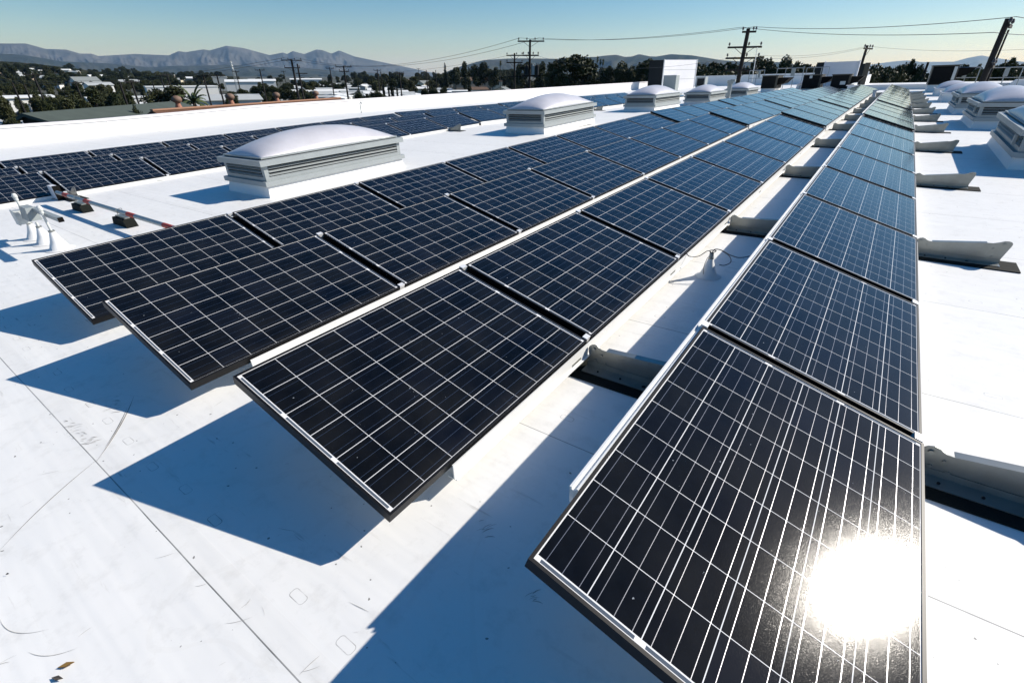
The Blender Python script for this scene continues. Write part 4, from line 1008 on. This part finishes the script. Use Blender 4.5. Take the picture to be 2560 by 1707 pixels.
PB, tB = pole(1325.3, 99.5, 66, .15, [(.18, 3.1, 0, 4, .1), (1.6, 1.9, 0, 4, .1), (2.9, 2.0, 0, 3, -.1), (3.7, 2.2, 0, 0, .2), (6.0, 1.8, 0, 2, .5), (7.0, 1.6, 0, 0, .3)], 'tall utility pole with three grey transformers left of the biggest tree', 'transformers')
pole(1286.4, 133.5, 82, .14, [(.3, 2.4, 0, 3, 0), (1.2, 2.4, 0, 2, 0), (3.0, 2.0, 0, 0, 0)], 'shorter two-armed utility pole left of the transformer pole')
PC, tC = pole(1871.4, 72, 52, .19, [(.25, 1.1, .0, 3, .1), (1.35, 2.7, -.08, 3, 0), (2.15, 2.7, -.08, 3, 0), (3.05, 2.6, -.08, 3, 0)], 'tallest crossarm pole, dark, above the far end of the roof')
PD, tD = pole(2521, 47, 40, .16, [(.35, 1.3, 1.5, 2, 0), (2.2, .9, 1.5, 2, 0)], 'thick leaning-looking dark utility pole at the right edge')
pole(2168.5, 114, 70, .15, [(.3, 2.0, 1.2, 3, 0)], 'thin utility pole just right of the shaded screen')
t2, _ = pole(2522, 75, 44, .06, [], 'thin grey riser pipe beside the thick dark utility pole')
pole(2321, 156, 80, .15, [], 'short pole stub behind the large dark rooftop unit')
PA, tA = pole(728, 148, 105, .2, [(.2, 3.4, 0, 4, 0), (1.35, 2.6, 0, 2, -.1)], 'wide crossarm pole left of the mobile homes')
pole(743, 160, 120, .18, [(1.7, 2.2, 0, 0, .5)], 'second pole right behind the wide crossarm pole')
pole(858.5, 165, 108, .16, [(.2, 2.9, 0, 3, 0), (.9, 1.8, 0, 2, 0)], 'two-armed pole rising from the middle of the mobile homes')
for (px, py, D, arms, lab) in (
   (649, 173, 150, 1, 'pole left of the wide crossarm pole'), (824, 169, 170, 1, 'thin pole left of the two-armed pole'), (943, 174, 170, 1, 'pole above the mobile homes with small arms'),
   (951.5, 179, 160, 0, 'bare pole right beside the small-armed pole'), (998.5, 181, 130, 1, 'pole with one flat arm at the right of the mobile homes'), (1065.5, 176, 170, 0, 'bare pole near the right end of the mobile homes'),
   (1046, 171, 330, 1, 'small far pole before the hazy plain'), (1089, 176, 200, 0, 'bare pole left of the first cypress'), (507.5, 187, 120, 1, 'pole over the pale grey roofed shed'), (541.5, 187, 120, 1, 'pole right of the pole over the pale roofed shed'),
   (589, 177, 190, 1, 'pole beside the lattice mast'), (400, 187, 170, 1, 'left pole of the pair above the round tree'), (417, 185, 160, 1, 'right pole of the pair above the round tree'),
   (298, 204, 110, 0, 'pole crossing the long white shed at its left part'), (327, 201, 105, 1, 'pole crossing the long white shed at its right part'), (81, 183, 120, 1, 'tall dark pole on the left slope'),
   (30, 207, 130, 0, 'pole before the white building at the left edge'), (60, 212, 130, 0, 'second pole before the white building at the left edge'), (188, 204, 150, 1, 'pole on the wooded left slope'),
   (708.5, 178, 300, 1, 'small far pole behind the industrial roofs'), (381, 207, 160, 0, 'pole against the plain white warehouse')):
    pole(px, py, D, .15 if D < 200 else .14, [(.25, 2.2, random.Random(px).uniform(-.5, .5), 2, 0)] if arms else [], lab)
# steel lattice mast
g = W(577, 152, 260); t = thing('lattice_mast', Matrix.Translation((g.x, g.y, 0)), 'slender steel lattice mast with drum antennas above the industrial roofs', 'antenna mast')
m = MB(); hh = g.z
for a, b in ((-.4, -.4), (.4, -.4), (0, .5)): m.cyl((a*1.3, b*1.3, 0), (a*.6, b*.6, hh), .09, .06, 5)
for k in range(24): z = hh*k/24; z2 = hh*(k+1)/24; m.cyl((-.4, -.4, z), (.4, -.4, z2), .04, .04, 4); m.cyl((.4, -.4, z), (0, .5, z2), .04, .04, 4)
m.build('mast', M_GPIPE, t); m = MB()
for z, s in ((.78, .6), (.86, .5), (.94, .4)): m.cyl((.5, -.6, hh*z), (.5, -.3, hh*z), s, s, 10)
m.build('drum_antenna', M_BOXW, t)

def wire(a, b, sag, r, label, offs=((0, 0, 0),)):
    a = Vector(a); b = Vector(b)
    for i, o in enumerate(offs):
        o = Vector(o); m = MB(); pts = []
        for k in range(25):
            s = k/24; p = a.lerp(b, s)+o; p.z -= sag*4*s*(1-s); pts.append(p)
        m.tube(pts, r, 4)
        tag(m.build('power_line', M_WIRE), label[i], 'power line', 'overhead power lines')
def armpt(t_, top, u, dz): 
    v_ = t_.matrix_world.to_3x3() @ Vector((u, -.15, 0)); return Vector((top.x+v_.x, top.y+v_.y, top.z-dz))
E2 = W(2900, 10, 60)
L3 = lambda s: ['upper wire %s' % s, 'middle wire %s' % s, 'lower wire %s' % s]
for i, (u, nm) in enumerate(((-1.2, 'rear'), (1.0, 'front'))):
    wire(armpt(PA, tA, u, -.15), armpt(PB, tB, u, -.15), 2.0, .022, ['%s line sagging from the wide left pole to the transformer pole' % nm])
    wire(armpt(PB, tB, u, -.15), armpt(PC, tC, (u*.45), -.1), .5, .02, ['%s line from the transformer pole to the tallest pole' % nm])
    wire(armpt(PC, tC, (u*.45), -.1), armpt(PD, tD, u*.3, .25-u*.3), .3, .02, ['%s line from the tallest pole to the thick right pole' % nm])
    wire(armpt(PD, tD, u*.3, .25-u*.3), E2+Vector((0, 0, u*.3)), .6, .02, ['%s line leaving the thick pole past the right edge' % nm])
    wire(W(-120, 190+8*i, 180), armpt(PA, tA, u, -.15), 2.2, .025, ['%s line from the left edge to the wide crossarm pole' % nm])
TH = W(2168.5, 116, 70)
wire(W(1890, 138, 60), TH, .4, .012, ['thin upper line to the thin pole by the shaded screen'])
wire(W(1890, 145, 60), TH+Vector((0, 0, -.1)), .4, .012, ['thin lower line to the thin pole by the shaded screen'])
wire(TH, W(2620, 121, 60), .3, .012, ['thin line from the thin pole to the right edge'])
wire(W(743, 168, 120), W(1286, 136, 82), 1.6, .016, ['thin low line above the mobile homes'])
wire(W(1332, 137, 70), W(1840, 143, 56), 1.2, .013, ['thin low line from the transformer pole towards the tallest pole'])
# galvanised guy-like riser from the tallest pole
t = thing('service_riser', MR @ Matrix.Identity(4), 'thin pale service pipe slanting down from the tallest pole to the roof', 'pipe')
yy = 46; h1, x1 = rh(1893, 122, yy+3); h0, x0 = rh(1879, 207, yy)
MB().tube([(x0, yy, rz(yy)+h0), (x1, yy+3, rz(yy)+h1)], .03).build('riser', M_BOXW, t)

# leaf litter and a bent dry leaf in the near left corner
for i, (px, py, s, rot) in enumerate(((168, 1664, .05, .9), (146, 1697, .045, .5), (21, 1437, .018, .6))):
    x, y = rp(px, py); t = thing('dry_leaf', rmat(x, y, .002, rot), ['curled yellow-brown dry leaf in the near left corner', 'darker dry leaf at the bottom edge of the photo', 'tiny dark leaf near the left edge'][i], 'leaf', 'dry leaves on the roof')
    m = MB(); m.add([(-s/2, 0, 0), (0, -s*.14, .004), (s/2, 0, .007), (0, s*.14, .006)], [(0, 1, 2, 3)]); m.add([(-s/2, 0, .003), (0, -s*.14, .007), (s/2, 0, .010), (0, s*.14, .009)], [(0, 1, 2, 3)])
    m.build('leaf_blade', mat('dry_leaf_%d' % i, [(.30, .17, .04), (.10, .08, .06), (.06, .05, .05)][i], .7), t)

# ---------------------------------------------------------------- air
if HAZE:
    g = NT('haze_air'); g.t.nodes.remove(g.b)
    pv = g.n('ShaderNodeVolumePrincipled'); pv.inputs['Color'].default_value = (.36, .62, 1, 1); pv.inputs['Absorption Color'].default_value = (1, 1, 1, 1); pv.inputs['Density'].default_value = 3.4e-5
    pv.inputs['Anisotropy'].default_value = .15
    g.l(pv.outputs[0], g.t.nodes['Material Output'].inputs['Volume'])
    m = MB(); m.box(-27000, 27000, -27000, 27000, -4, 840)
    tag(m.build('haze', g.mat), kind='stuff')
